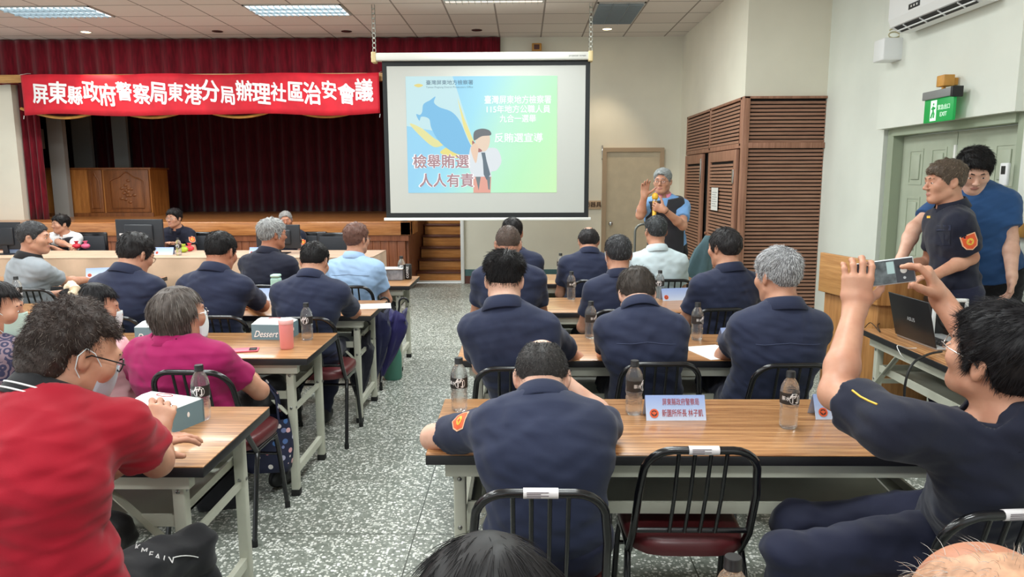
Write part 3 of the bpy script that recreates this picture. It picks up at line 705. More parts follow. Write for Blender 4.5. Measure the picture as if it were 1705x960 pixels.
# ------------------------------------------------------------------ room shell
struct('floor', MB().box((-11, -3.2, -.12), (3.6, 11.25, 0)), M['floor'])
struct('ceiling', MB().box((-11, -3.2, CZ), (3.6, 11.25, CZ + .1)), M['ceiling'])
struct('wall_back', MB().box((-.91, 11.2, 0), (2.55, 11.4, CZ)).box((-11, 11.2, 3.12), (-.91, 11.4, CZ)).box((-11, 11.2, 0), (-7.72, 11.4, 3.12)), M['wall'])
struct('wall_right', MB().box((2.37, 8.03, 2.46), (2.55, 11.2, CZ)).box((2.37, 10.72, 0), (2.55, 11.2, 2.46)).box((2.55, 8.03, 2.46), (3.3, 8.2, CZ)), M['wall'])
struct('wall_side', MB().box((3.24, 6.72, 0), (3.6, 8.03, CZ)).box((3.18, 8.075, 0), (3.6, 8.3, 2.5)).box((3.42, 4.9, 2.04), (3.6, 6.72, CZ)).box((3.24, -3.2, 0), (3.6, 4.86, CZ)), M['wall_white'])  # box behind the cupboard corner is added to stop sky light leaking in
struct('wall_beam', MB().box((3.17, 4.86, 2.035), (3.42, 6.72, CZ)), M['wall_white'])
struct('trim_1', MB().rbox((-.96, 11.15, 0), (-.905, 11.25, 1.3), .008), M['white_paint'])
struct('baseboard_back', MB().box((-.90, 11.175, .12), (1.19, 11.2, .22)), M['teal_base'])
struct('baseboard_lower', MB().box((-.90, 11.17, 0), (1.19, 11.2, .12)), M['brown_base'])
# green double door in the side wall
d = MB(); d.box((3.26, 6.58, 0), (3.42, 6.68, 2.035)).box((3.26, 4.86, 0), (3.42, 4.95, 2.035)).box((3.24, 4.95, 1.97), (3.42, 6.58, 2.035))
dr = struct('door_1', d, M['door_frame'])
for y0, y1 in ((5.775, 6.575), (4.955, 5.765)):
    l = MB(); l.box((3.35, y0, .01), (3.39, y1, 1.965)); w = (y1 - y0 - .12 * 3) / 2
    for i in range(2):
        for z0, z1 in ((.2, .8), (.95, 1.45), (1.55, 1.85)):
            a = y0 + .12 + i * (w + .12)
            for lo, hi in (((3.3445, a + .02, z0), (3.352, a + w - .02, z0 + .02)), ((3.3445, a + .02, z1 - .02), (3.352, a + w - .02, z1)), ((3.344, a, z0), (3.352, a + .02, z1)), ((3.344, a + w - .02, z0), (3.352, a + w, z1))): l.box(lo, hi)
            l.rbox((3.338, a + .045, z0 + .045), (3.352, a + w - .045, z1 - .045), .006)
    l.build('door_panel', M['door_green'], dr)
MB().box((3.336, 5.765, 1.72), (3.35, 5.79, 1.86)).build('latch', M['white_paint'], dr)
# beige door in the back wall
a = aty(1007, 250, 11.17); d2 = struct('door_2', MB().box((1.20, 11.13, 0), (1.26, 11.2, 2.06)).box((2.06, 11.13, 0), (2.12, 11.2, 2.06)).box((1.26, 11.13, 2.0), (2.06, 11.2, 2.06)), M['door_trim'])
MB().box((1.26, 11.155, .01), (2.06, 11.195, 2.0)).build('door_panel', M['door_beige'], d2)
k = MB(); k.lathe([(.012, 0), (.012, .04), (.03, .05), (.034, .07), (.026, .09), (.0, .095)], 16); k.V = [(1.33 + x, 11.155 - z, .93 + y) for x, y, z in k.V]; k.build('door_knob', M['chrome'], d2)
# ------------------------------------------------------------------ ceiling lights
M['tube'] = mat('lit_fluorescent_tube', (255, 255, 255), emit=((226, 248, 255), 2.6)); M['tube_warm'] = mat('warm_lit_tube', (255, 250, 240), emit=((255, 236, 214), 1.1)); M['tube_off'] = mat('unlit_tube', (215, 222, 226), .3)
M['louver'] = mat('light_louver', (150, 160, 166), .4, .25); M['fit'] = mat('light_housing', (190, 190, 188), .5)
def fitting(x0, y0, lx, ly, state, label, lamp=LAMP_W):
    """recessed fluorescent fitting with a parabolic louver, sitting in the tile grid"""
    r = empty('ceiling_light', (x0 + lx / 2, y0 + ly / 2, CZ), 0, label, 'ceiling light', 'recessed fluorescent ceiling lights'); hx, hy = lx / 2 - .015, ly / 2 - .015
    MB().box((-hx, -hy, -.012), (hx, -hy + .02, 0)).box((-hx, hy - .02, -.012), (hx, hy, 0)).box((-hx, -hy, -.012), (-hx + .02, hy, 0)).box((hx - .02, -hy, -.012), (hx, hy, 0)).build('frame', M['fit'], r)
    MB().box((-hx + .02, -hy + .02, -.003), (hx - .02, hy - .02, 0)).build('diffuser', M['tube' if state == 'on' else 'tube_warm' if state == 'dim' else 'tube_off'], r)
    lv = MB(); nx, ny = (int(round(lx / .076)), 3) if lx > ly else (3, int(round(ly / .076)))
    for i in range(1, nx): x = -hx + 2 * hx * i / nx; lv.box((x - .002, -hy + .02, -.028), (x + .002, hy - .02, -.004))
    for i in range(1, ny): y = -hy + 2 * hy * i / ny; lv.box((-hx + .02, y - .003, -.03), (hx - .02, y + .003, -.004))
    lv.build('louver', M['louver'], r)
    if state != 'off':
        la = bpy.data.lights.new('fluorescent_lamp', 'AREA'); la.shape = 'RECTANGLE'; la.size = lx - .08; la.size_y = ly - .08; la.energy = lamp * (1 if state == 'on' else .35); la.color = (.95, 1, .985)
        lo = bpy.data.objects.new('fluorescent_lamp', la); COL.objects.link(lo); lo.parent = r; lo.location = (0, 0, -.035)
    return r
GX, GY = -7.0056, 9.0416
def g(i): return GX + .606 * i
def gy(i): return GY + .606 * i
fitting(g(1), gy(0), 1.212, .606, 'on', 'lit fluorescent ceiling light above the left end of the curtain')
fitting(g(6), gy(0), 1.212, .606, 'on', 'bright fluorescent ceiling light above the middle of the red banner')
fitting(g(10), gy(-1), 1.212, .606, 'dim', 'dimly lit ceiling light at the top edge above the screen')
fitting(g(13), gy(0), .606, 1.212, 'off', 'unlit ceiling light panel by the right wall')
for iy in (-3, -7, -11, -15):  # unseen fittings added along the tile grid to light the room
    for ix in (1, 6, 11): fitting(g(ix), gy(iy), 1.212, .606, 'on', 'unseen fluorescent ceiling light added over the tables for brightness')
M['downlit'] = mat('lit_downlight_glass', (255, 240, 210), emit=((255, 226, 170), 9)); M['downoff'] = mat('dark_downlight_glass', (60, 46, 38), .3)
for i, (px, py, on) in enumerate(((143, 53, 1), (362, 52, 0), (577, 52, 0), (794, 50, 0), (1011, 48, 1))):
    p = atz(px, py, CZ); r = empty('downlight', (p[0], p[1], CZ), 0, ('lit round recessed downlight at the left of the ceiling' if i == 0 else 'lit round recessed downlight right of the screen') if on else 'dark recessed downlight, %s of three between the lit ones' % ('first', 'second', 'third')[i - 1], 'downlight', 'recessed downlights near the stage')
    b = MB().lathe([(.062, -.006), (.075, -.006), (.075, 0), (.062, 0)], 24, caps=False); b.build('trim_ring', M['white_paint'] if on else M['downoff'], r)
    MB().lathe([(.0, -.003), (.062, -.004), (.062, -.001), (0, -.0005)], 20, caps=False).build('bulb', M['downlit' if on else 'downoff'], r)
    if on:
        la = bpy.data.lights.new('downlight_lamp', 'SPOT'); la.energy = 60; la.color = (1, .8, .55); la.spot_size = radians(75); la.spot_blend = .7; la.shadow_soft_size = .04
        lo = bpy.data.objects.new('downlight_lamp', la); COL.objects.link(lo); lo.parent = r; lo.location = (0, 0, -.03)
# ------------------------------------------------------------------ stage
SF_Y = 10.55
struct('stage_floor', MB().box((-11, SF_Y + .06, .06), (-1.68, 14.6, .98)), M['stage_red'])
st = MB(); st.rbox((-11, SF_Y - .03, .80), (-1.62, SF_Y + .1, 1.0), .012); st.rbox((-1.78, SF_Y - .03, .80), (-1.62, 11.22, 1.0), .012)
o = struct('trim_2', st, M['stage_wood_x'])
bd = MB()
x = -10.95
while x < -1.75: bd.rbox((x, SF_Y, .0), (min(x + .118, -1.68), SF_Y + .05, .80), .006); x += .12
y = SF_Y + .05
while y < 11.15: bd.rbox((-1.72, y, 0), (-1.67, y + .115, .80), .006); y += .12
bd.box((-11, SF_Y - .015, .72), (-1.66, SF_Y + .02, .80)); struct('wall_stage_front', bd, M['stage_red'])
struct('floor_stage', MB().box((-11, SF_Y + .06, .985), (-1.7, 14.6, 1.0)), M['stage_wood_x'])
sw = MB(); nz = MB()
for i in range(5):
    y = 11.32 + .25 * i; z = .17 * (i + 1)
    sw.box((-1.66, y, 0), (-.93, y + .27, z - .03)); nz.rbox((-1.68, y - .025, z - .03), (-.93, y + .27, z), .008)
sw.box((-1.68, 12.57, 0), (-.93, 12.9, .985))
ss = tag(empty('stage_steps', (-1.3, 11.3, 0)), 'wooden steps with dark nosings right of the stage front', 'steps')
for b, n, m in ((sw, 'risers', 'step_wood'), (nz, 'treads', 'step_dark')):
    b.V = [(v[0] + 1.3, v[1] - 11.3, v[2]) for v in b.V]; b.build(n, M[m], ss)
MB().box((-1.66 + 1.3, -.02, 0), (-.93 + 1.3, .02, .03)).build('threshold', M['white_paint'], ss)
struct('wall_stage_back', MB().box((-11, 14.4, 0), (.2, 14.6, CZ)).box((-11.2, 11.4, 0), (-11, 14.6, CZ)).box((.0, 11.4, 0), (.2, 14.6, CZ)), M['dark_void'])  # stage shell closed in and coloured near-black to keep the stage dark
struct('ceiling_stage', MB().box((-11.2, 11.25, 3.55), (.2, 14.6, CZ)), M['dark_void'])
struct('floor_landing', MB().box((-1.68, 12.85, .0), (.0, 14.5, .98)), M['step_dark'])
def curtain(x0, x1, y, z0, z1, pitch, amp, name, m, label, seed=1, ang=0.0, sw_amp=0.0):
    r = np.random.default_rng(seed); n = int(abs(x1 - x0) / pitch * 12); V = []; F = []; nzv = 9
    ph = np.cumsum(r.uniform(.7, 1.3, n)) * 2 * pi / 12
    for j in range(nzv):
        t = j / (nzv - 1); z = z1 + (z0 - z1) * t
        for i in range(n):
            x = x0 + (x1 - x0) * i / (n - 1); a = amp * (.55 + .45 * t); V.append((x + .2 * a * cos(ph[i] * 1.0 + t), y + a * sin(ph[i]) + sw_amp * t * sin(i * .05), z))
    for j in range(nzv - 1):
        for i in range(n - 1): F.append((j * n + i, (j + 1) * n + i, (j + 1) * n + i + 1, j * n + i + 1))
    o = mesh_np(name, V, np.array(F), m); md = o.modifiers.new('thickness', 'SOLIDIFY'); md.thickness = .006; return tag(o, label, 'curtain')
curtain(-10.5, -.33, 11.10, 3.02, 3.66, .24, .035, 'curtain_valance', M['velvet'], 'pleated red velvet valance along the top of the stage opening', 2)
curtain(-7.75, -7.42, 11.32, 1.0, 3.06, .1, .04, 'stage_curtain', M['velvet'], 'drawn red velvet side curtain at the left edge of the stage', 3)
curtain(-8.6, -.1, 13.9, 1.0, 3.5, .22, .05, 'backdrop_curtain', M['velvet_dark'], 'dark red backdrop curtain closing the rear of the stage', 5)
tag(MB().box((-8.3, 13.55, 1.0), (-7.95, 13.62, 3.4)).build('stage_flat', M['wall_grey']), 'left tall grey stage flat in front of the backdrop curtain', 'stage flat', 'grey stage flats')
tag(MB().box((-7.55, 13.55, 1.0), (-7.28, 13.62, 3.4)).build('stage_flat', M['wall_grey']), 'right tall grey stage flat in front of the backdrop curtain', 'stage flat', 'grey stage flats')
tag(MB().box((-7.75, 12.0, 1.0), (-7.5, 12.1, 3.4)).build('stage_flat', M['wall_grey']), 'grey upright flat carrying a wall speaker beside the red side curtain', 'stage flat', 'grey stage flats')
# loudspeaker on that flat
p = aty(57, 232, 11.9); r = tag(empty('loudspeaker', (p[0], 11.98, p[2] - .15)), 'small grey loudspeaker mounted on the flat left on the stage', 'loudspeaker')
MB().rbox((-.12, -.16, 0), (.12, 0, .32), .01).build('cabinet', mat('speaker_grey', (96, 88, 84), .7), r)
gb = MB()
for i in range(3):
    for j in range(4): gb.lathe([(.012, 0), (.012, .004), (0, .004)], 8, (-.065 + .065 * i, .05 + .07 * j, 0), caps=False)
gb.V = [(x, -.16 - z, y) for x, y, z in gb.V]; gb.build('grille', M['dark_void'], r); MB().bar((0, -.06, 0), (0, -.02, -.09), .03, .03).build('bracket', M['dark_void'], r)
# pelmet with gold scallops behind the banner
r = tag(empty('stage_pelmet', (-4.2, 10.995, 2.5)), 'dark pelmet with gold strip and scalloped gold fringe behind the red banner', 'pelmet')
MB().box((-6.3, -.04, .53), (2.2, .04, .64)).build('gold_strip', wood('pelmet_wood', (178, 128, 66), (212, 164, 96), (1.2, 20, 20), .4), r)
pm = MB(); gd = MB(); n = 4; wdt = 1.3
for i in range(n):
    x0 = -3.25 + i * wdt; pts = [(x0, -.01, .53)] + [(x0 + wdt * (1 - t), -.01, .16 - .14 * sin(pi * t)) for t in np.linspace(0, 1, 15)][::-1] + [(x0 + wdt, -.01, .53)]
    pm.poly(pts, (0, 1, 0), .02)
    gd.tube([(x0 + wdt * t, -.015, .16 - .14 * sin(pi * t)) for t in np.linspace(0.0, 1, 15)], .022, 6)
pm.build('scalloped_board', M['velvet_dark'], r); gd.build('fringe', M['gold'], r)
# banner
bw = [aty(33, 122, 10.86)[0], aty(631, 122, 10.86)[0]]; zt = aty(330, 123, 10.86)[2]; zb = aty(330, 191, 10.86)[2]
r = tag(empty('banner', (bw[0], 10.86, zb)), 'long red cloth banner with white Chinese lettering across the stage', 'banner'); LB = bw[1] - bw[0]; HB = zt - zb
V = []; F = []; nx, nz_ = 140, 8
def bwav(x, z): return .018 * sin(x * 2.3 + z * 2) + .010 * sin(x * 6.1 + 1.3 + z * 5) + .006 * sin(x * 13)
for j in range(nz_):
    for i in range(nx): x = LB * i / (nx - 1); z = HB * j / (nz_ - 1); V.append((x, bwav(x, z), z + .016 * sin(x * 2.5) * (1 - j / (nz_ - 1)) + .01 * sin(x * 3.7)))
for j in range(nz_ - 1):
    for i in range(nx - 1): F.append((j * nx + i, j * nx + i + 1, (j + 1) * nx + i + 1, (j + 1) * nx + i))
o = mesh_np('cloth', V, np.array(F), M['banner'], r); md = o.modifiers.new('thickness', 'SOLIDIFY'); md.thickness = .003
chars = '屏東縣政府警察局東港分局辦理社區治安會議'
for i, ch in enumerate(chars):
    x = LB * (.028 + .953 * (i + .5) / len(chars)); sz = .272 * (1 + .1 * sin(i * 2.1)); k = Matrix.Shear('XZ', 4, (0.0, 0.0)); sh_ = Matrix(((1, .06 * sin(i), 0, 0), (-.10 + .05 * sin(i * 1.7), 1, 0, 0), (0, 0, 1, 0), (0, 0, 0, 1)))
    to = text(ch, sz, M['white_letter'], r, 'character', frame_mx((0, 0, 0), (1, 0, 0), (0, 0, 1)) @ sh_ @ Matrix.Diagonal((.93, 1.12, 1, 1)), bold=.026, depth=.001)
    for v in to.data.vertices: v.co.x += x; v.co.z += HB * .5 + .03 * sin(i * 2.7); v.co.y += bwav(v.co.x, v.co.z) - .006
for x in (0.0, LB): MB().tube([(x, 0, HB), (x, .16, HB + .04), (x, .24, HB + .05)], .004, 6).tube([(x, 0, 0), (x - .01, 0, -.05)], .004, 6).build('tie_cord', M['white_paint'], r)
# wooden cabinet on the stage
cx0, cx1 = aty(72, 320, 12.2)[0], aty(252, 320, 12.2)[0]; ctop = aty(160, 279, 12.2)[2]
r = tag(empty('carved_cabinet', (cx0, 12.2, 1.0)), 'wooden cabinet with carved door panels standing on the stage', 'cabinet'); L = cx1 - cx0; Hc = ctop - 1.0
MB().box((0, 0, 0), (L, .6, Hc - .03)).build('body', M['cab_wood'], r); MB().rbox((-.03, -.03, Hc - .03), (L + .03, .63, Hc), .008).build('top', M['cab_dark'], r); MB().box((-.02, -.02, 0), (L + .02, .0, .06)).build('plinth', M['cab_dark'], r)
for a, b, name in ((.43, .56, 'narrow_panel'), (.58, .99, 'door')):
    x0, x1 = L * a, L * b; pb = MB(); pb.rbox((x0, -.03, .07), (x1, .0, Hc - .04), .006)
    m_ = .05 if b < .6 else .1
    arch = [(x0 + m_, -.036, .14), (x0 + m_, -.036, Hc * .72)] + [(x0 + m_ + (x1 - x0 - 2 * m_) * t, -.036, Hc * .72 + .12 * sin(pi * t) * (1 + .25 * cos(4 * pi * t))) for t in np.linspace(.05, .95, 13)] + [(x1 - m_, -.036, Hc * .72), (x1 - m_, -.036, .14)]
    pb.tube(arch, .012, 6, closed=True); pn = pb.build(name, M['cab_dark'] , r)
    if b > .6:
        cv = MB()
        for i in range(14): an = i * 2.4; rr = .02 + .012 * i; cv.ell((( x0 + x1) / 2 + rr * cos(an) * .7, -.034, Hc * .5 + rr * sin(an) * 1.3), (.035, .012, .025), 8, 6)
        cv.build('carved_flowers', M['cab_dark'], pn)
# ------------------------------------------------------------------ projection screen
SY = 9.1; s0, s1 = aty(636, 103, SY), aty(977, 362, SY); xl, xr = s0[0], s1[0] + .02; zt, zb = aty(806, 101, SY)[2], aty(806, 362, SY)[2]
r = tag(empty('projection_screen', ((xl + xr) / 2, SY, zb)), 'white pull-down projection screen showing a slide, hung from the ceiling', 'projection screen'); w2 = (xr - xl) / 2; Hs = zt - zb
cz0, cz1 = aty(806, 101, SY)[2] - zb, aty(806, 88, SY)[2] - zb
M['screen'] = mat('screen_fabric', (192, 193, 188), .85); M['screen_black'] = mat('screen_border', (26, 30, 32), .7); M['housing'] = mat('screen_housing', (226, 226, 220), .4)
MB().box((-w2, 0, .0), (w2, .003, Hs + .02)).build('border', M['screen_black'], r); MB().box((-w2 + .055, -.002, .06), (w2 - .055, 0, Hs - .06)).build('fabric', M['screen'], r)
MB().rbox((-w2 - .03, -.012, -.035), (w2 + .03, .016, .0), .006).build('bottom_bar', M['white_paint'], r)
hxl, hxr = aty(621, 95, SY)[0] - (xl + xr) / 2, aty(986, 95, SY)[0] - (xl + xr) / 2
MB().rbox((hxl, -.06, cz0), (hxr, .06, cz1), .02).build('housing', M['housing'], r)
for x in (hxl + .02, hxr - .02):
    MB().rbox((x - .03, -.07, cz0 - .02), (x + .025, .07, cz1 + .01), .01).build('end_cap', mat('yellowed_plastic', (222, 200, 150), .5), r)
    hb = MB(); zc = CZ - zb; hb.box((x - .02, -.012, cz1), (x - .015, .012, zc)).box((x + .015, -.012, cz1), (x + .02, .012, zc))
    for i in range(10): z = cz1 + (zc - cz1) * i / 10; hb.box((x - .02, -.012, z), (x + .02, .012, z + .018))
    hb.build('hanger', mat('galvanised_strip', (176, 176, 166), .4, .4), r)
text('projector screen', .03, M['black'], r, 'housing_lettering', frame_mx((hxr - .18, -.0605, (cz0 + cz1) / 2), (1, 0, 0), (0, 0, 1)))
# projected slide: flat layers of light on the fabric
def slide_mat(name, c, st=.62): c = tuple(v * .86 + 250 * .14 for v in c); return mat(name, tuple(v * .35 for v in c), .9, emit=(c, st))
def slide_bg():
    N = NT('slide_background'); v = N.coord((1, 1, 1), 'Generated'); sx = N.n('ShaderNodeSeparateXYZ'); N.l(v, sx.inputs[0])
    ad = N.n('ShaderNodeMath', operation='MULTIPLY_ADD'); N.l(sx.outputs[2], ad.inputs[0]); ad.inputs[1].default_value = -.35; N.l(sx.outputs[0], ad.inputs[2])
    rp = N.ramp(ad.outputs[0], [(-.0, (132, 208, 246)), (.2, (146, 224, 246)), (.42, (182, 244, 216)), (.7, (186, 250, 188)), (1, (206, 252, 178))])
    N.p.inputs['Base Color'].default_value = (.12, .14, .14, 1); N.l(rp, N.p.inputs['Emission Color']); N.p.inputs['Emission Strength'].default_value = .66; N.p.inputs['Roughness'].default_value = .9; return N.m
cX, cY0 = (xl + xr) / 2, SY
def sp_(px, py): q = aty(px, py, SY); return q[0] - cX, q[2] - zb
(ax, az), (bx, bz) = sp_(680, 321), sp_(928, 126)
img = MB().box((ax, -.0045, az), (bx, -.003, bz)).build('projected_slide', slide_bg(), r)
def sx_(u, v): return ax + (bx - ax) * u, bz + (az - bz) * v     # slide coordinates, from the top left
_lay = [.0048]
def shape(pts, c, name, st=.62):
    _lay[0] += .0002; mb = MB(); mb.add([(sx_(*p)[0], -_lay[0], sx_(*p)[1]) for p in pts], [tuple(range(len(pts)))]); return mb.build(name, slide_mat(name, c, st), img)
def spl(pts, n=8):
    P = [np.array(p, float) for p in pts]; out = []; m = len(P)
    for i in range(m):
        p0, p1, p2, p3 = P[i - 1], P[i], P[(i + 1) % m], P[(i + 2) % m]
        for k in range(n): t = k / n; out.append(tuple(.5 * (2 * p1 + (p2 - p0) * t + (2 * p0 - 5 * p1 + 4 * p2 - p3) * t * t + (3 * p1 - p0 - 3 * p2 + p3) * t ** 3)))
    return out
shape([(0, 0), (.31, 0), (.34, .12), (.455, .60), (.30, .60), (.26, .48), (0, .42)], (206, 246, 252), 'light_beam')
shape([(.34, .18), (.385, .36), (.46, .60), (.425, .58), (.38, .44)], (250, 240, 150), 'yellow_ray')
shape(spl([(.02, .40), (.10, .52), (.18, .60), (.25, .58), (.27, .55), (.20, .54), (.10, .44)]), (244, 240, 160), 'yellow_sweep')
shape(spl([(.22, .65), (.30, .59), (.35, .65), (.33, .70)]), (250, 236, 130), 'yellow_glow')
shape(spl([(.105, .30), (.115, .235), (.16, .20), (.195, .17), (.185, .22), (.22, .26), (.30, .30), (.355, .38), (.40, .52), (.44, .66), (.33, .66), (.22, .56), (.165, .44), (.15, .36), (.10, .34), (.085, .375), (.065, .32), (.09, .325)], 6), (120, 198, 246), 'bull_silhouette')
shape(spl([(.42, .62), (.44, .60), (.53, .61), (.60, .62), (.63, .72), (.60, .80), (.56, .82), (.555, .87), (.45, .87), (.41, .76)]), (238, 246, 252), 'shirt')
shape([(.44, .86), (.56, .86), (.555, 1.0), (.44, 1.0)], (246, 168, 150), 'red_base'); shape([(.455, .86), (.49, .86), (.475, .98)], (110, 124, 130), 'trouser_leg'); shape([(.53, .86), (.555, .86), (.55, .975), (.54, .97)], (110, 124, 130), 'trouser_leg')
shape(spl([(.455, .54), (.46, .49), (.51, .47), (.55, .50), (.55, .58), (.52, .64), (.47, .62)]), (250, 222, 196), 'face'); shape(spl([(.445, .54), (.45, .47), (.50, .445), (.55, .46), (.56, .50), (.50, .51), (.46, .54)]), (104, 108, 112), 'hair_shape')
shape(spl([(.435, .55), (.45, .56), (.46, .60), (.49, .62), (.50, .64), (.47, .645), (.44, .60)]), (176, 110, 104), 'telephone'); shape([(.495, .65), (.52, .65), (.53, .72), (.555, .84), (.53, .89), (.51, .84), (.505, .72)], (92, 110, 124), 'necktie')
shape(spl([(.425, .62), (.45, .57), (.475, .60), (.47, .68), (.455, .74)]), (252, 214, 186), 'hand')
shape(spl([(.055, .075), (.085, .062), (.115, .075), (.085, .092)]), (244, 226, 130), 'emblem')
def stext(b, u, v, hgt, c, name, bold=.03, wid=None, st=.7, dy=0):
    _lay[0] += .0003; x, z = sx_(u, v); return text(b, hgt * (bz - az), slide_mat(name, c, st), img, name, frame_mx((x, -_lay[0] - dy, z), (1, 0, 0), (0, 0, 1)), bold=bold, depth=.0001, width=None if wid is None else wid * (bx - ax))
stext('臺灣屏東地方檢察署', .29, .055, .042, (86, 116, 136), 'slide_title', .008, .31); stext('Taiwan Pingtung District Prosecutors Office', .29, .092, .022, (92, 124, 142), 'slide_subtitle', .0, .31)
for b, v, h_, w_ in (('臺灣屏東地方檢察署', .205, .075, .44), ('115年地方公職人員', .285, .072, .42), ('九合一選舉', .365, .07, .24)): stext(b, .74, v, h_, (240, 255, 246), 'slide_text', .014, w_, .85)
stext('反賄選宣導', .745, .53, .085, (238, 255, 246), 'slide_text', .014, .32, .85)
for b, u, v, w_ in (('檢舉賄選', .225, .735, .37), ('人人有責', .26, .90, .36)):
    stext(b, u, v, .125, (252, 246, 248), 'slide_text_outline', .05, w_ * 1.03, .8); stext(b, u, v, .125, (196, 148, 156), 'slide_text', .018, w_, .5)
# ------------------------------------------------------------------ louvred cupboard against the right wall
cup = tag(empty('louvred_cupboard', (2.37, 8.03, 0)), 'tall brown louvred cupboard in the corner right of the speaker', 'cupboard'); CT = 2.47
def louvre_panel(name, o, u, w, z0, z1, st=.055, n=None, dep=.022, parent=None):
    """slatted panel; o = lower left corner, u = direction along the face, n = outward normal"""
    o = Vector(o); u = Vector(u); n = Vector(n); mb = MB(); up = Vector((0, 0, 1))
    def pt(a, z, d): return o + u * a + up * z + n * d
    z = z0 + .012
    while z < z1 - .025:
        V = [pt(0, z, 0.0), pt(w, z, 0.0), pt(w, z + .014, 0), pt(0, z + .014, 0), pt(0, z - .010, dep), pt(w, z - .010, dep), pt(w, z + .017, dep), pt(0, z + .017, dep)]
        mb.add(V, [(0, 3, 2, 1), (4, 5, 6, 7), (0, 1, 5, 4), (1, 2, 6, 5), (2, 3, 7, 6), (3, 0, 4, 7)]); z += .0405
    return mb.build(name, M['slat'], parent)
off = Vector((2.37, 8.03, 0))
def cb(lo, hi, name, m='slat_v'): b = MB().rbox(lo, hi, .005); b.V = [(v[0] - off[0], v[1] - off[1], v[2]) for v in b.V]; return b.build(name, M[m], cup)
# front face (towards the tables)
louvre_panel('front_louvre', (.055, .02, 0), (1, 0, 0), .815, 1.985, CT - .03, n=(0, -1, 0), parent=cup); louvre_panel('front_louvre', (.055, .02, 0), (1, 0, 0), .815, .02, 1.92, n=(0, -1, 0), parent=cup)
cb((2.355, 8.0, 0), (2.425, 8.07, CT), 'corner_post'); cb((2.42, 8.0, 1.925), (3.24, 8.04, 1.985), 'front_rail'); cb((2.36, 8.0, CT - .025), (3.24, 8.06, CT), 'front_rail'); cb((2.425, 8.05, 0), (3.24, 8.07, CT - .02), 'shade_backing', 'dark_void')  # near-black sheet painted as the shade between the slats
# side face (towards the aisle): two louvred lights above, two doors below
cb((2.40, 8.07, 0), (2.42, 10.72, CT - .02), 'shade_backing', 'dark_void')
for y0, y1 in ((8.07, 8.12), (9.36, 9.42), (10.66, 10.72)): cb((2.352, y0, 1.95), (2.40, y1, CT), 'side_post')
cb((2.352, 8.07, 1.93), (2.40, 10.72, 1.985), 'side_rail'); cb((2.352, 8.07, CT - .03), (2.40, 10.72, CT), 'side_rail')
for y0, y1 in ((8.12, 9.36), (9.42, 10.66)): louvre_panel('upper_louvre', (.0, y1 - 8.03, 0), (0, -1, 0), y1 - y0, 1.985, CT - .03, n=(-1, 0, 0), parent=cup)
def cdoor(y0, y1, rz, hinge):
    h = empty('cupboard_door', (-.018, hinge - 8.03, 0), rz); h.parent = cup; a, b = y0 - hinge, y1 - hinge
    mb = MB()
    for lo, hi in (((-.02, a, .03), (.02, a + .1, 1.92)), ((-.02, b - .1, .03), (.02, b, 1.92)), ((-.019, a + .1, 1.80), (.019, b - .1, 1.92)), ((-.019, a + .1, .03), (.019, b - .1, .16))): mb.rbox(lo, hi, .004)
    mb.build('stile_frame', M['slat_v'], h); louvre_panel('louvre', (.0, b - .1, 0), (0, -1, 0), b - a - .2, .16, 1.80, n=(-1, 0, 0), parent=h); MB().box((.005, a + .05, .1), (.012, b - .05, 1.85)).build('shade_backing', M['dark_void'], h); return h
d1 = cdoor(8.13, 9.34, 0.0, 8.13); d2_ = cdoor(9.66, 10.66, -.0, 10.66)
MB().rbox((-.032, .05, 1.55), (-.02, .11, 1.70), .003).build('hinge', M['chrome'], d1); MB().rbox((-.032, -.98, 1.55), (-.02, -.93, 1.86), .003).build('edge_strip', M['chrome'], d2_)
b = MB(); b.lathe([(.0, .03), (.016, .026), (.018, .012), (.008, 0)], 12, caps=False); b.V = [(-.02 - z, 1.16 + x, .92 + y) for x, y, z in b.V]; b.build('door_knob', M['slat'], d1)
nt = tag(empty('paper_notice', (2.31, 9.22, 1.2)), 'white paper notice taped to the louvred cupboard door', 'notice')
p0 = atx(1184, 312, 2.305); MB().box((0, p0[1] - 9.22 - .30, p0[2] - 1.2 - .27), (.002, p0[1] - 9.22, p0[2] - 1.2)).build('sheet', M['white_paint'], nt)
tb = MB()
for i in range(7): tb.box((-.0006, p0[1] - 9.22 - .26 + .05 * (i % 2), p0[2] - 1.2 - .06 - .027 * i), (0, p0[1] - 9.22 - .04, p0[2] - 1.2 - .054 - .027 * i))
tb.build('printed_lines', mat('faint_print', (150, 150, 150), .8), nt)
# ------------------------------------------------------------------ things on the walls
M['ac'] = mat('air_conditioner_white', (238, 240, 240), .35); M['ac_dark'] = mat('air_outlet_black', (14, 16, 20), .5)
q = aty(1462, 45, 6.1); r = tag(empty('air_conditioner', (3.17, 5.62, 2.76)), 'white wall air conditioner above the green door', 'air conditioner')
b = MB(); prof = [(0, .02), (-.05, .0), (-.13, .005), (-.205, .045), (-.225, .10), (-.225, .27), (-.20, .30), (0, .30)]
V = [(x, y, z) for y in (-.55, .55) for x, z in prof]; n = len(prof); b.add(V, [tuple(range(n)), tuple(range(2 * n - 1, n - 1, -1))] + [(i, n + i, n + (i + 1) % n, (i + 1) % n) for i in range(n)]); b.build('casing', M['ac'], r)
MB().add([(-.135, -.50, .0015), (-.135, .50, .0015), (-.20, .50, .037), (-.20, -.50, .037)], [(3, 2, 1, 0)]).build('air_outlet', M['ac_dark'], r)
fl = MB(); fl.bar((-.165, -.50, .013), (-.165, .50, .013), .012, .008)
for i in range(4): fl.bar((-.14, -.36 + .24 * i, -.001), (-.20, -.36 + .24 * i, .034), .008, .008)
fl.build('flap', M['ac'], r); MB().rbox((-.2285, .08, .115), (-.2245, .24, .155), .002).build('display', M['ac_dark'], r)
db = MB()
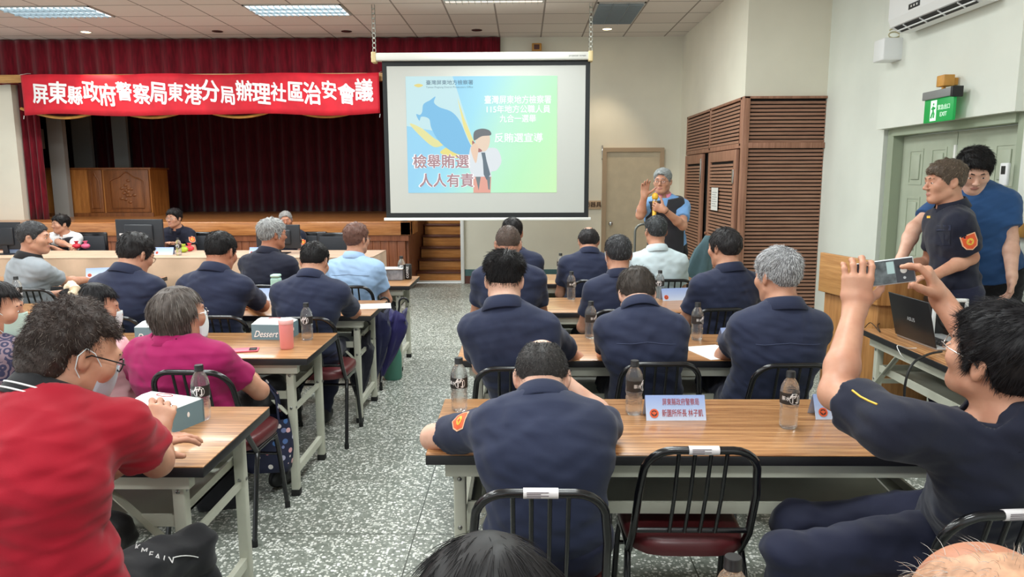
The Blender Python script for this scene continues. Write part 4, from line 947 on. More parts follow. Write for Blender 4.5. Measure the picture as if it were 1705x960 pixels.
for i in range(3): db.box((-.2295, .11 + .04 * i, .128), (-.2284, .125 + .04 * i, .142))
db.build('display_marks', M['white_paint'], r)
text('AIR', .03, mat('grey_print', (120, 120, 124), .5), r, 'brand_lettering', frame_mx((-.2256, .12, .22), (0, -1, 0), (0, 0, 1)))
q = aty(1482, 84, 6.45); r = tag(empty('wall_box', (q[0], 6.45, q[2] - .09)), 'small white box with a coiled cable under the air conditioner', 'alarm box')
MB().rbox((-.10, -.09, 0), (.08, .09, .18), .012).build('box', M['ac'], r); MB().tube([(.02 + .05 * cos(a), -.02, .20 + .03 * sin(a) + .004 * a) for a in np.linspace(0, 9, 30)], .006, 6).build('cable', mat('yellowed_cable', (196, 186, 150), .5), r)
MB().box((.08, -.03, .05), (.20, .03, .12)).build('bracket', M['ac'], r)
q = atx(1565, 175, 3.08); r = tag(empty('exit_sign', (3.08, q[1], q[2] - .11)), 'green emergency exit sign with running figure above the door', 'exit sign')
M['exit'] = mat('exit_green', (20, 150, 70), .35, emit=((20, 170, 80), .25)); M['exit_white'] = mat('exit_white', (225, 245, 230), .4, emit=((225, 245, 230), .35))
MB().rbox((-.012, -.19, -.01), (.012, .19, .16), .004).build('panel', M['exit'], r); MB().rbox((-.03, -.20, .16), (.03, .20, .22), .006).build('housing', mat('exit_housing_grey', (136, 138, 138), .4), r)
MB().rbox((-.04, -.215, .15), (.04, -.19, .225), .004).build('end_cap', M['black'], r); MB().box((-.0130, .02, .0), (-.0122, .10, .15)).build('pictogram_field', M['exit_white'], r)
rn = MB(); X = -.0136
def rl(*pp): rn.tube([(X, y, z) for y, z in pp], .0065, 6)
rl((.062, .105), (.058, .07)); rl((.058, .07), (.072, .045), (.082, .022)); rl((.058, .07), (.045, .05), (.05, .022)); rl((.061, .1), (.044, .088), (.036, .096)); rl((.061, .1), (.078, .086)); rn.ell((X, .06, .122), (.002, .009, .009), 10, 6); rn.build('running_figure', M['exit'], r)
text('緊急出口', .04, M['exit_white'], r, 'exit_lettering', frame_mx((-.0128, -.075, .09), (0, -1, 0), (0, 0, 1))); text('EXIT', .044, M['exit_white'], r, 'exit_lettering', frame_mx((-.0128, -.075, .04), (0, -1, 0), (0, 0, 1)))
MB().rbox((-.03, -.08, .24), (.05, .02, .32), .006).bar((0, -.03, .22), (0, -.03, .26), .02).build('mounting_plug', M['gold'], r); MB().box((.03, -.05, .25), (.09, -.0, .30)).build('wall_plate', M['gold'], r)
q = atx(1676, 290, 3.24); r = tag(empty('thermostat', (3.24, q[1], q[2])), 'small white remote control holder on the wall beside the door', 'remote holder')
MB().rbox((-.025, -.04, -.075), (0, .04, .075), .008).build('case', M['ac'], r); MB().box((-.026, -.022, .0), (-.0252, .022, .055)).build('display', M['black'], r)
q = atx(1693, 384, 3.2); r = tag(MB().rbox((0, -.35, -.04), (.05, .05, .05), .01).build('wooden_rail', M['gold'], None, (3.19, q[1], q[2])), 'short light wooden rail on the wall at the right edge', 'rail')
q = aty(888, 85, 11.12); r = tag(empty('emergency_light', (q[0], 11.15, q[2] - .05)), 'small old emergency light high on the back wall behind the screen', 'emergency light')
MB().rbox((-.12, -.04, 0), (.12, .05, .05), .008).build('base', M['housing'], r); MB().rbox((-.02, -.05, .05), (.12, .05, .16), .01).build('lamp_box', M['gold'], r); MB().box((.01, -.052, .07), (.09, -.05, .14)).build('lens', M['brown_base'], r)
q = aty(985, 341, 11.18); r = tag(empty('wall_plaque', (q[0], 11.18, q[2])), 'small wooden plaque with dark characters half hidden behind the screen', 'plaque')
MB().rbox((-.17, 0, -.065), (.14, .02, .065), .003).build('board', mat('plaque_tan', (206, 178, 146), .6), r); text('消防器具', .085, mat('plaque_brown', (70, 46, 30), .6), r, 'plaque_lettering', frame_mx((-.02, -.001, 0), (1, 0, 0), (0, 0, 1)), bold=.02)
q = aty(1003, 256, 11.17); r = tag(MB().tube([(0, 0, .12), (.0, -.03, .1), (.01, -.03, -.05), (0, 0, -.08)], .012, 8).build('wall_hook', M['chrome'], None, (q[0], 11.19, q[2])), 'small metal hook on the wall left of the beige door', 'hook')
# ------------------------------------------------------------------ furniture
M['table_top'] = wood('table_laminate', (132, 84, 48), (206, 154, 104), (.7, 22, 22), .34, 6, coat=.2, fine=.6)
M['table_edge'] = mat('black_table_edge', (34, 33, 36), .4); M['table_steel'] = mat('cream_table_steel', (196, 196, 180), .4, var=.03); M['table_shelf'] = mat('grey_table_shelf', (150, 148, 138), .5); M['rubber'] = mat('black_rubber', (20, 20, 20), .7)
M['bolt'] = mat('steel_bolt', (150, 150, 146), .3, .9)
def table(x, y, w, label, rz=0.0, d=.60, top='table_top', group='folding conference tables', z=.74):
    """folding table; (x, y) = near left corner"""
    r = empty('folding_table', (x, y, 0), rz, label, 'table', group)
    MB().rbox((0, 0, z - .004), (w, d, z), .003).build('tabletop', M[top], r); MB().rbox((0, 0, z - .036), (w, d, z - .004), .003).build('edge_band', M['table_edge'], r)
    fr = MB()
    for yy in (.045, d - .045): fr.box((.06, yy - .02, z - .085), (w - .06, yy + .02, z - .036))
    for xx in (.10, w - .10): fr.box((xx - .02, .065, z - .075), (xx + .02, d - .065, z - .04))
    fr.build('frame_rail', M['table_steel'], r)
    sh = MB(); sh.box((.13, .06, z - .225), (w - .13, d - .02, z - .215)).box((.13, .055, z - .225), (w - .13, .065, z - .185)).box((.13, d - .03, z - .225), (w - .13, d - .02, z - .13))
    for xx in (.13, w - .14): sh.box((xx, .06, z - .225), (xx + .01, d - .02, z - .185))
    sh.build('shelf', M['table_steel'], r)
    for xx, sd in ((.105, 1), (w - .105, -1)):
        for yy in (.06, d - .06):
            lg = MB(); lg.mat(0).rbox((xx - .02, yy - .02, .03), (xx + .02, yy + .02, z - .04), .005); lg.mat(1).rbox((xx - .022, yy - .022, 0), (xx + .022, yy + .022, .035), .004)
            lg.mat(2)
            for zz in (z - .10, z - .27): lg.ell((xx, yy - .02, zz), (.008, .004, .008), 8, 5); lg.ell((xx - sd * .021, yy, zz), (.004, .008, .008), 8, 5)
            lg.build('leg', [M['table_steel'], M['rubber'], M['bolt']], r)
        MB().box((xx - .012, .08, .11), (xx + .012, d - .08, .15)).build('stretcher', M['table_steel'], r)
        MB().box((xx - .008, .08, z - .30), (xx + .008, d - .08, z - .275)).build('stretcher', M['table_steel'], r)
        hb = MB(); hb.mat(0).bar((xx + sd * .02, .045, z - .30), (xx + sd * .25, .045, z - .07), .004, .035, (0, 1, 0)).mat(1).bar((xx + sd * .10, .0425, z - .222), (xx + sd * .23, .0425, z - .092), .004, .012, (0, 1, 0)); hb.build('hinge_brace', [M['table_steel'], M['table_shelf']], r)
    return r
T_R1 = table(-.315, 2.235, 1.80, 'nearest wooden conference table right of the aisle with two name cards')
T_R2 = table(-.325, 3.46, 1.80, 'second conference table from the front of the picture, right of the aisle')
T_R3 = table(-.31, 4.74, 1.80, 'third conference table right of the aisle, two rows behind the speaker audience')
T_R4 = table(-.31, 6.06, 1.80, 'farthest conference table right of the aisle, nearest the beige door')
T_L1 = table(-2.79, 2.13, 1.80, 'nearest conference table left of the aisle, before the person in red')
T_L2 = table(-2.87, 3.50, 1.80, 'second conference table left of the aisle with pink tumbler and bakery boxes')
T_L3 = table(-2.79, 4.63, 1.80, 'third conference table left of the aisle with mint flask')
T_L4 = table(-2.74, 5.95, 1.80, 'farthest conference table left of the aisle, before the person in light blue')
T_L0 = table(-5.05, 4.50, 1.80, 'conference table at the far left behind the woman in lace sleeves')
T_M2 = table(-4.85, 3.50, 1.80, 'conference table at the left edge, before the woman in lace sleeves')
T_L5 = table(-5.05, 5.95, 1.80, 'conference table at the far left before the man in grey polo')
T_R0 = table(-.75, .80, 1.80, 'conference table at the bottom edge carrying a bottle, mostly out of the picture')
T_LAP = table(1.985, 4.22, 1.80, 'conference table with laptop beside the wooden podium', rz=radians(-89.5), top='table_top')
# chairs
M['chair_black'] = mat('black_enamel_tube', (22, 22, 25), .22, .1, coat=.4); M['vinyl'] = mat('maroon_vinyl', (92, 34, 38), .38, bump=.15, bscale=200); M['sticker'] = mat('white_sticker', (232, 226, 228), .5); M['print'] = mat('sticker_print', (120, 110, 116), .7)
def chair_proto():
    r = empty('metal_chair', (0, 0, 0), 0, 'x', 'chair', 'black metal chairs at the tables')
    w = .172; B = MB(); pts = [(-w - .012, -.02, .40), (-w - .012, -.10, .50), (-w - .008, -.165, .66)]
    for k in range(7): a = pi - k * pi / 2 / 6; pts.append((-w + .085 + .085 * cos(a), -.185 - .035 * sin(a), .735 + .085 * sin(a)))
    for k in range(7): a = pi / 2 - k * pi / 2 / 6; pts.append((w - .085 + .085 * cos(a), -.185 - .035 * sin(a), .735 + .085 * sin(a)))
    pts += [(w + .008, -.165, .66), (w + .012, -.10, .50), (w + .012, -.02, .40)]
    bf = B.tube(pts, .0125, 10).build('back_frame', M['chair_black'], r)
    for x in (-.072, -.024, .024, .072): MB().tube([(x, -.218, .815), (x, -.175, .66), (x, -.115, .51)], .0065, 8).build('back_bar', M['chair_black'], r)
    MB().tube([(-w - .01, -.105, .51), (w + .01, -.105, .51)], .009, 8).build('lower_rail', M['chair_black'], r)
    st = MB().mat(0).tube([(-.045, -.22, .82), (.045, -.22, .82)], .0138, 12).mat(1)
    for i in range(4): st.box((-.036, -.2343, .813 + .0045 * i), (.0 + .02 * (i % 2), -.2335, .815 + .0045 * i))
    st.build('sticker', [M['sticker'], M['print']], bf)
    s = MB(); V = []; n = 28; prof = [(.80, .415), (.97, .42), (1.0, .44), (.985, .462), (.90, .474), (.55, .478), (.0, .476)]
    for k, z in prof:
        for i in range(n): a = 2 * pi * i / n; e = 4.2; ca, sa = cos(a), sin(a); q = (abs(ca) ** e + abs(sa) ** e) ** (-1 / e); V.append((.198 * k * q * ca * (1 + .05 * sa), .09 + .20 * k * q * sa, z))
    F = [tuple(reversed(range(n)))] + [(i * n + j, i * n + (j + 1) % n, (i + 1) * n + (j + 1) % n, (i + 1) * n + j) for i in range(len(prof) - 1) for j in range(n)]
    s.add(V, F, True).build('seat', M['vinyl'], r)
    for x in (-1, 1):
        MB().tube([(x * .185, -.03, .405), (x * .185, .20, .405)], .0115, 8).build('seat_rail', M['chair_black'], r)
        for y0, y1 in ((-.02, -.13), (.19, .265)):
            MB().tube([(x * .185, y0 * .4 + .05 * (y0 > 0), .405), (x * .188, y0, .395), (x * .192, y0 + (y1 - y0) * .25, .33), (x * .20, y1, .02)], .0115, 8).mat(1).tube([(x * .2, y1, .03), (x * .2005, y1 * 1.005, 0)], .014, 8).build('leg', [M['chair_black'], M['rubber']], r)
    MB().tube([(-.19, .215, .30), (.19, .215, .30)], .008, 8).build('stretcher', M['chair_black'], r)
    return r
_chair = [None]
def chair(x, yb, label, rz=0.0, sticker=True):
    """yb = where the top of the backrest stands"""
    o = _chair[0] = chair_proto() if _chair[0] is None else copy_tree(_chair[0])
    o.location = (x + .22 * -sin(rz), yb + .22 * cos(rz), 0); o.rotation_euler = (0, 0, rz); o['label'] = label
    if not sticker:
        for ch in o.children_recursive:
            if ch.name.startswith('sticker'): bpy.data.objects.remove(ch)
    return o
chair(.045, 1.77, 'black metal chair under the balding officer leaning on the nearest table')
chair(.535, 2.07, 'empty black metal chair with maroon seat at the nearest right table')
chair(1.19, 1.66, 'black metal chair under the officer taking a photograph', rz=.08)
c_ = chair(-.03, 3.0, 'black metal chair behind the officer with spiky black hair', sticker=False)
chair(.60, 3.08, 'black metal chair under the officer bowing his head at the second right table', sticker=False)
chair(1.17, 3.06, 'black metal chair with white sticker under the grey-haired officer', rz=.05)
chair(-.07, 4.33, 'black metal chair under the officer with cropped brown hair', sticker=False)
chair(.60, 4.36, 'black metal chair under the masked officer at the third right table', sticker=False)
chair(1.22, 4.40, 'black metal chair under the officer seated before the louvred cupboard', rz=.15, sticker=False)
chair(-.07, 5.62, 'black metal chair under the officer half hidden below the screen corner', sticker=False)
chair(.56, 5.66, 'black metal chair under the bald officer at the farthest right table', sticker=False)
chair(1.17, 5.68, 'black metal chair with sticker under the man in pale shirt')
chair(-1.40, 2.94, 'black metal chair under the person in magenta polo', rz=-.05, sticker=False)
chair(-2.0, 2.98, 'black metal chair under the woman in pale pink', rz=-.1, sticker=False)
chair(-1.27, 1.34, 'black metal chair under the person in the red polo', rz=-.1, sticker=False)
chair(-1.27, 4.12, 'black metal chair under the officer nearest the aisle at the third left table', sticker=False)
chair(-1.80, 4.16, 'black metal chair under the middle officer at the third left table', sticker=False)
chair(-2.42, 4.14, 'black metal chair under the officer in spectacles at the third left table', sticker=False)
chair(-1.30, 5.35, 'black metal chair with white sticker under the man in light blue shirt')
chair(-1.98, 5.40, 'black metal chair under the grey-haired officer at the farthest left table', sticker=False)
chair(-3.62, 5.22, 'black metal chair under the man in grey polo', sticker=False)
chair(-2.78, 2.85, 'black metal chair under the woman in lace sleeves', sticker=False)
chair(-.05, .26, 'black metal chair under the black-haired person at the bottom edge', sticker=False)
chair(.50, .12, 'black metal chair under the bald person at the bottom right corner', sticker=False)
# ------------------------------------------------------------------ table-top things
def water_mat():
    N = NT('clear_bottle'); t = N.t; out = t.nodes['Material Output']; N.p.inputs['Base Color'].default_value = (1, 1, 1, 1); N.p.inputs['Transmission Weight'].default_value = .9; N.p.inputs['IOR'].default_value = 1.3; N.p.inputs['Roughness'].default_value = .04
    N.bump(N.noise(N.coord((1, 1, 3)), 60, 2), .5, .004); tr = N.n('ShaderNodeBsdfTransparent'); tr.inputs[0].default_value = (.98, .99, 1, 1); mx = N.n('ShaderNodeMixShader'); mx.inputs[0].default_value = .45
    N.l(N.p.outputs[0], mx.inputs[1]); N.l(tr.outputs[0], mx.inputs[2]); N.l(mx.outputs[0], out.inputs[0]); return N.m
M['pet'] = water_mat(); M['cap'] = mat('black_cap', (26, 25, 27), .4); M['label_black'] = mat('black_bottle_label', (40, 37, 36), .45)
def bottle_proto():
    r = empty('water_bottle', (0, 0, 0), 0, 'x', 'water bottle', 'bottled water on the tables')
    prof = [(.0, .004), (.024, .0), (.030, .006), (.0315, .03), (.0295, .036), (.0315, .042), (.0315, .066), (.0285, .074), (.0315, .082), (.0325, .09), (.0325, .135), (.030, .152), (.022, .170), (.0145, .180), (.0135, .186)]
    MB().lathe(prof, 28).build('bottle_body', M['pet'], r)
    MB().lathe([(.0165, .184), (.0165, .187), (.0158, .188), (.0158, .203), (.0145, .206), (0, .206)], 24).build('cap', M['cap'], r)
    lb = MB(); V = []; n = 32
    for z in (.092, .133):
        for i in range(n): a = -pi * 1.25 + 1.5 * pi * i / (n - 1) + .0; V.append((.0331 * cos(a), .0331 * sin(a), z))
    lb.add(V, [(i, i + 1, n + i + 1, n + i) for i in range(n - 1)], True); l = lb.build('bottle_label', M['label_black'], r)
    t = text('竹', .036, M['white_letter'], l, 'label_character', Matrix.Identity(4), bold=.02, depth=0)
    for v in t.data.vertices: a = -pi / 2 + v.co.x / .0333; z = v.co.y; v.co = (.0335 * cos(a), .0335 * sin(a), .1125 + z)
    t2 = text('茶水', .016, M['white_letter'], l, 'label_character', Matrix.Identity(4), bold=.01, depth=0)
    for v in t2.data.vertices: a = -pi / 2 - .95 + v.co.x / .0333; z = v.co.y; v.co = (.0335 * cos(a), .0335 * sin(a), .1125 + z)
    rg = MB(); rg.tube([(.0334 * cos(-pi / 2 + .019 * cos(q) / .0334), .0334 * sin(-pi / 2 + .019 * cos(q) / .0334), .1125 + .019 * sin(q)) for q in np.linspace(0, 2 * pi, 28, endpoint=False)], .0007, 4, closed=True); rg.build('label_ring', M['white_letter'], l)
    return r
_bot = [None]
def bottle(px, py, label, rz=0.0, z=.74, sc=1.0):
    o = _bot[0] = bottle_proto() if _bot[0] is None else copy_tree(_bot[0])
    p = atz(px, py, z); o.location = (p[0], p[1], z); o.rotation_euler = (0, 0, rz); o.scale = (sc,) * 3; o['label'] = label; return o
bottle(765, 682, 'water bottle at the aisle end of the nearest right table, left of the balding officer', .2)
bottle(1055, 688, 'water bottle just left of the name card on the nearest right table', 1.2)
bottle(1312, 711, 'water bottle between the two name cards on the nearest right table', .2)
bottle(983, 562, 'water bottle left of the officer bowing his head on the second right table', 1.3)
bottle(1160, 565, 'water bottle right of the officer bowing his head on the second right table', 1.0)
bottle(951, 498, 'water bottle on the third right table left of the masked officer', .9)
bottle(1098, 496, 'water bottle on the third right table behind the chair of the man in pale shirt', -.3)
bottle(933, 459, 'farthest water bottle right of the aisle, beside the bald officer', .5)
bottle(337, 697, 'water bottle on the nearest left table beside the bakery box', .25)
bottle(512, 565, 'water bottle beside the pink tumbler on the second left table', .0)
bottle(31, 508, 'water bottle at the far left behind the masked woman in lace sleeves', .4)
bottle(1213, 1100, 'water bottle whose black cap alone shows at the bottom edge', .4)
bottle(669, 465, 'water bottle beside the drink carton at the aisle end of the farthest left table', .2)
bottle(298, 425, 'water bottle on the draped front desk beside the smiling officer', .2)
bottle(499, 416, 'water bottle on the draped front desk beside the right-hand seated officer', .2)
# name cards
def card_mat():
    N = NT('blue_card_paper'); v = N.coord((1, 1, 1), 'Generated'); sx = N.n('ShaderNodeSeparateXYZ'); N.l(v, sx.inputs[0]); N.base(N.ramp(sx.outputs[2], [(0, (206, 218, 240)), (.55, (172, 192, 232)), (1, (150, 174, 226))])); N.p.inputs['Roughness'].default_value = .3; return N.m
M['card'] = card_mat(); M['card_text'] = mat('red_brown_card_text', (168, 66, 66), .6); M['acrylic'] = mat('clear_acrylic', (222, 232, 240), .1, trans=.3)
def card_proto(l1, l2, far=False):
    r = empty('name_card', (0, 0, 0), 0, 'x', 'name card', 'blue tent name cards'); w, h, d = .11, .085, .038
    MB().add([(-w, -d, 0), (w, -d, 0), (w, 0, h), (-w, 0, h)], [(0, 1, 2, 3)]).add([(-w, d, 0), (w, d, 0), (w, 0.0004, h), (-w, 0.0004, h)], [(3, 2, 1, 0)]).build('card', M['card'], r)
    mx = frame_mx((0, -d / 2 - .001, h / 2 - .001), (1, 0, 0), (0, d, h)); md = Matrix.Translation((0, 0, .0004))
    if not far:
        text(l1, .027, M['card_text'], r, 'card_lettering', mx @ Matrix.Translation((.02, .021, .0006)), bold=.0, width=.135, depth=.0002); text(l2, .029, M['card_text'], r, 'card_lettering', mx @ Matrix.Translation((.024, -.020, .0006)), bold=.004, width=.15, depth=.0002)
    em = MB(); em.mat(0).lathe([(.0, .0008), (.0165, .0008)], 20, caps=False).mat(1).lathe([(.0115, .0011), (.0165, .0011)], 20, caps=False)
    em.mat(1).poly([(x * .0105, y * .0105, .0011) for x, y in ((-1, .5), (-.5, .3), (0, .7), (.5, .3), (1, .5), (.6, -.2), (.2, -.3), (0, -.8), (-.2, -.3), (-.6, -.2))], (0, 0, 1), .0004)
    o = em.build('emblem', [M['brown_base'], M['patch_orange']], r); o.data.transform(mx @ Matrix.Translation((-.080, -.019, .0)))
    return r
def card(px, py, label, rz=0.0, txt=('屏東縣政府警察局', '新園所所長'), far=False, z=.74, flip=False):
    o = card_proto(*txt, far); p = atz(px, py, z); o.location = (p[0], p[1] + .04, z); o.rotation_euler = (0, 0, rz); o['label'] = label; return o
card(1126, 700, 'blue name card in the middle of the nearest right table', .02, ('屏東縣政府警察局', '新園所所長 林子凱'))
card(1408, 698, 'blue name card at the right end of the nearest right table, behind the photographing arm', .02, ('屏東縣政府警察局', '第五組組長'))
card(1232, 572, 'blue name card on the second right table half hidden by the grey-haired officer', .3, far=True)
card(1126, 500, 'blue name card on the third right table beside the officer turned left', .2, far=True)
card(440, 500, 'blue name card beside the mint flask on the third left table', .1, far=True)
card(163, 462, 'blue name card on the far left table left of the officer in spectacles', .4, far=True)
card(22, 422, 'blue name card at the left end of the draped front desk', 0, far=True)
card(272, 424, 'blue name card on the draped front desk before the smiling officer', 0, far=True)
card(430, 424, 'blue name card on the draped front desk near the right-hand monitor', 0, far=True)
# bakery boxes
def box_proto():
    r = empty('bakery_box', (0, 0, 0), 0, 'x', 'bakery box', 'blue-grey bakery boxes with white lids'); w, d, h = .105, .075, .085
    b = MB().add([(-w, -d, 0), (w, -d, 0), (w, d, 0), (-w, d, 0), (-w, -d, h), (w, -d, h), (w, d, h), (-w, d, h)], [(0, 3, 2, 1), (0, 1, 5, 4), (1, 2, 6, 5), (2, 3, 7, 6), (3, 0, 4, 7)]); b.build('carton', M['box_blue'], r)
    l = MB(); k = .018; l.add([(-w, -d, h), (w, -d, h), (w, d, h), (-w, d, h), (-w + k, -d * .30, h + .022), (w - k, -d * .30, h + .022), (w - k, d * .30, h + .022), (-w + k, d * .30, h + .022)], [(0, 1, 5, 4), (1, 2, 6, 5), (2, 3, 7, 6), (3, 0, 4, 7), (4, 5, 6, 7)]); l.build('lid', M['box_white'], r)
    MB().tube([(-.035 + .035 * cos(a) + .035, .0 + .014 * sin(a), h + .0225) for a in np.linspace(0, 2 * pi, 20, endpoint=False)], .002, 5, closed=True).build('handle_slot', M['card_text'], r)
    text('Dessert', .052, M['white_letter'], r, 'box_lettering', frame_mx((-.022, -d - .0012, h * .36), (1, 0, 0), (0, 0, 1)) @ Matrix(((1, .35, 0, 0), (0, 1, 0, 0), (0, 0, 1, 0), (0, 0, 0, 1))), bold=.004, width=.13, depth=.0003)
    lf = MB().ell((w + .0004, 0, h * .55), (.0006, .006, .010), 10, 8).build('leaf_mark', M['white_letter'], r)
    return r
M['box_blue'] = mat('blue_grey_carton', (112, 142, 154), .6); M['box_white'] = mat('white_carton_lid', (236, 240, 240), .55)
_bx = [None]
def bbox(px, py, label, rz=0.0, sc=1.0):
    o = _bx[0] = box_proto() if _bx[0] is None else copy_tree(_bx[0]); p = atz(px, py, .74); o.location = (p[0], p[1] + .07, .74); o.rotation_euler = (0, 0, rz); o.scale = (sc,) * 3; o['label'] = label
bbox(258, 570, 'bakery box on the second left table, left of the person in magenta'); bbox(452, 565, 'bakery box behind the pink tumbler on the second left table', -.05); bbox(262, 716, 'bakery box under the hand of the person in red', -.35)
# tumbler, flask, phones and other small things
M['pink_cup'] = mat('pink_tumbler', (240, 152, 150), .45, sub=.1)
p = atz(475, 582, .74); r = tag(empty('tumbler', (p[0], p[1] + .03, .74)), 'pink tumbler on the second left table', 'tumbler'); MB().lathe([(0, 0), (.030, 0), (.0345, .008), (.0365, .14), (.0, .14)], 28).build('cup', M['pink_cup'], r); MB().lathe([(.0375, .132), (.0385, .136), (.0385, .150), (.036, .154), (0, .154)], 28).build('lid', mat('pale_pink_lid', (244, 186, 182), .4), r)
p = atz(459, 500, .74); r = tag(empty('flask', (p[0], p[1] + .03, .74)), 'mint green square flask on the third left table', 'flask'); MB().rbox((-.034, -.034, 0), (.034, .034, .165), .014, 4).build('body', mat('mint_flask', (168, 208, 196), .4), r); MB().rbox((-.034, -.034, .168), (.034, .034, .19), .012, 4).build('cap', mat('pale_mint', (180, 216, 204), .4), r)
p = atz(404, 584, .74); r = tag(empty('mobile_phone', (p[0], p[1], .74), .25), 'pink-cased phone lying before the person in magenta', 'phone'); MB().rbox((-.08, -.04, 0), (.08, .04, .009), .006).build('case', mat('pink_phone_case', (232, 112, 132), .4), r); MB().rbox((.035, -.034, .009), (.072, .012, .0115), .004).build('camera_bump', M['black'], r)
p = atz(641, 467, .74); r = tag(empty('meal_box', (p[0] + .05, p[1] + .06, .74)), 'grey printed meal box on the farthest left table', 'meal box'); MB().rbox((-.10, -.05, 0), (.10, .05, .10), .006).build('carton', mat('grey_printed_carton', (120, 122, 128), .5, var=.3, vscale=14), r); MB().rbox((-.105, -.055, .095), (.105, .055, .108), .004).build('lid', M['box_white'], r)
p = atz(678, 466, .74); r = tag(empty('drink_can', (p[0], p[1] + .06, .74)), 'black drink can at the aisle end of the farthest left table', 'drink can'); MB().lathe([(.026, 0), (.032, .006), (.032, .125), (.026, .134), (.0, .132)], 24).build('can_body', M['label_black'], r); text('COFFEE', .03, M['white_letter'], r, 'can_lettering', frame_mx((0, -.0325, .065), (0, 0, 1), (-1, 0, 0)), depth=.0003)
for (px, py, c, nm, lb) in ((128, 408, (200, 44, 60), 'fruit_pouch', 'red gift pouch on the draped desk before the man in dark vest'), (143, 408, (226, 96, 130), 'fruit_pouch', 'pink gift pouch beside the red one on the draped desk'), (316, 412, (214, 60, 70), 'fruit_pouch', 'red gift pouch right of the smiling officer'), (306, 414, (168, 190, 60), 'fruit_pouch', 'green gift pouch before the smiling officer')):
    p = atz(px, py + 6, .74); r = tag(empty(nm, (p[0], p[1], .74)), lb, 'pouch', 'gift pouches on the front desk'); MB().ell((0, 0, .035), (.055, .045, .035), 14, 9).build('pouch', mat('pouch_%d' % px, c, .6, var=.2), r); MB().lathe([(.012, .062), (.02, .085), (.03, .10)], 12, caps=False).build('gathered_neck', mat('pouch_neck_%d' % px, tuple(min(255, q + 20) for q in c), .6), r)
# ------------------------------------------------------------------ draped front desk with monitors
M['desk_cloth'] = cloth('beige_desk_cloth', (206, 172, 146), .85, .03); M['monitor'] = mat('monitor_black_plastic', (36, 38, 44), .45)
dx0, dx1, dy0, dy1 = -6.6, -1.70, 8.12, 9.0
r = tag(empty('conference_desk', (dx0, dy0, 0)), 'long wooden front desk under the beige cloth', 'desk'); L = dx1 - dx0
MB().box((.02, .02, .70), (L - .02, dy1 - dy0 - .02, .732)).build('desktop', M['step_wood'], r)
for x in (.06, L / 2, L - .06): MB().box((x - .03, .1, 0), (x + .03, dy1 - dy0 - .1, .70)).build('leg_panel', M['step_wood'], r)
MB().box((.06, .14, .06), (L - .06, .16, .70)).build('modesty_panel', M['step_wood'], r)
ot = [(0, dy1 - dy0), (0, 0), (L - .05, 0), (L, .12), (L, dy1 - dy0)]
V = []; F = []; pts = []
for (a, b) in zip(ot[:-1], ot[1:]):
    n = max(2, int(math.hypot(b[0] - a[0], b[1] - a[1]) / .04))
    for i in range(n): pts.append((a[0] + (b[0] - a[0]) * i / n, a[1] + (b[1] - a[1]) * i / n))
pts.append(ot[-1]); n = len(pts); zs = [.737, .725, .55, .36]
for j, z in enumerate(zs):
    for i, (x, y) in enumerate(pts): w = .012 * (j / 3) * (sin(i * .55) + .6 * sin(i * .23)); V.append((x + (w if 0 < y < dy1 - dy0 else 0), y - (w + .004 if y <= .13 else 0), z))
for j in range(3):
    for i in range(n - 1): F.append((j * n + i, (j + 1) * n + i, (j + 1) * n + i + 1, j * n + i + 1))
F.append(tuple(range(n))[::-1])
tc = mesh_np('tablecloth', np.array(V), F, M['desk_cloth'], None, True, loc=(dx0, dy0, 0)); tc.modifiers.new('thickness', 'SOLIDIFY').thickness = .003; tag(tc, 'beige cloth draped over the long front desk', 'tablecloth')
def monitor(px0, px1, py0, py1, Y, label, rz=0.0):
    a, b = aty(px0, py0, Y), aty(px1, py1, Y); w = (b[0] - a[0]) / 2; r = tag(empty('monitor', ((a[0] + b[0]) / 2, Y, .737), rz), label, 'monitor', 'black monitors on the front desk'); z0, z1 = max(.06, b[2] - .737), a[2] - .737
    MB().rbox((-w, .0, z0), (w, .035, z1), .008).build('housing', M['monitor'], r); MB().rbox((-w * .6, -.03, z0 + .05), (w * .6, .0, z1 - .06), .015).build('rear_cover', M['monitor'], r)
    MB().box((-w + .012, .035, z0 + .012), (w - .012, .037, z1 - .012)).build('screen', M['black'], r)
    MB().bar((0, .0, .01), (0, -.01, z0 + .12), .06, .03).build('stand', M['monitor'], r); MB().rbox((-.12, -.09, 0), (.12, .10, .012), .005).build('foot', M['monitor'], r); MB().box((-w * .85, -.0012, z0 + .12), (-w * .62, 0, z0 + .17)).build('sticker', M['sticker'], r); return r
monitor(191, 273, 365, 412, 8.55, 'black monitor seen from behind, left of the smiling officer'); monitor(-20, 36, 370, 416, 8.55, 'black monitor seen from behind at the left edge'); monitor(425, 500, 374, 414, 8.6, 'black monitor before the right-hand officer at the front desk')
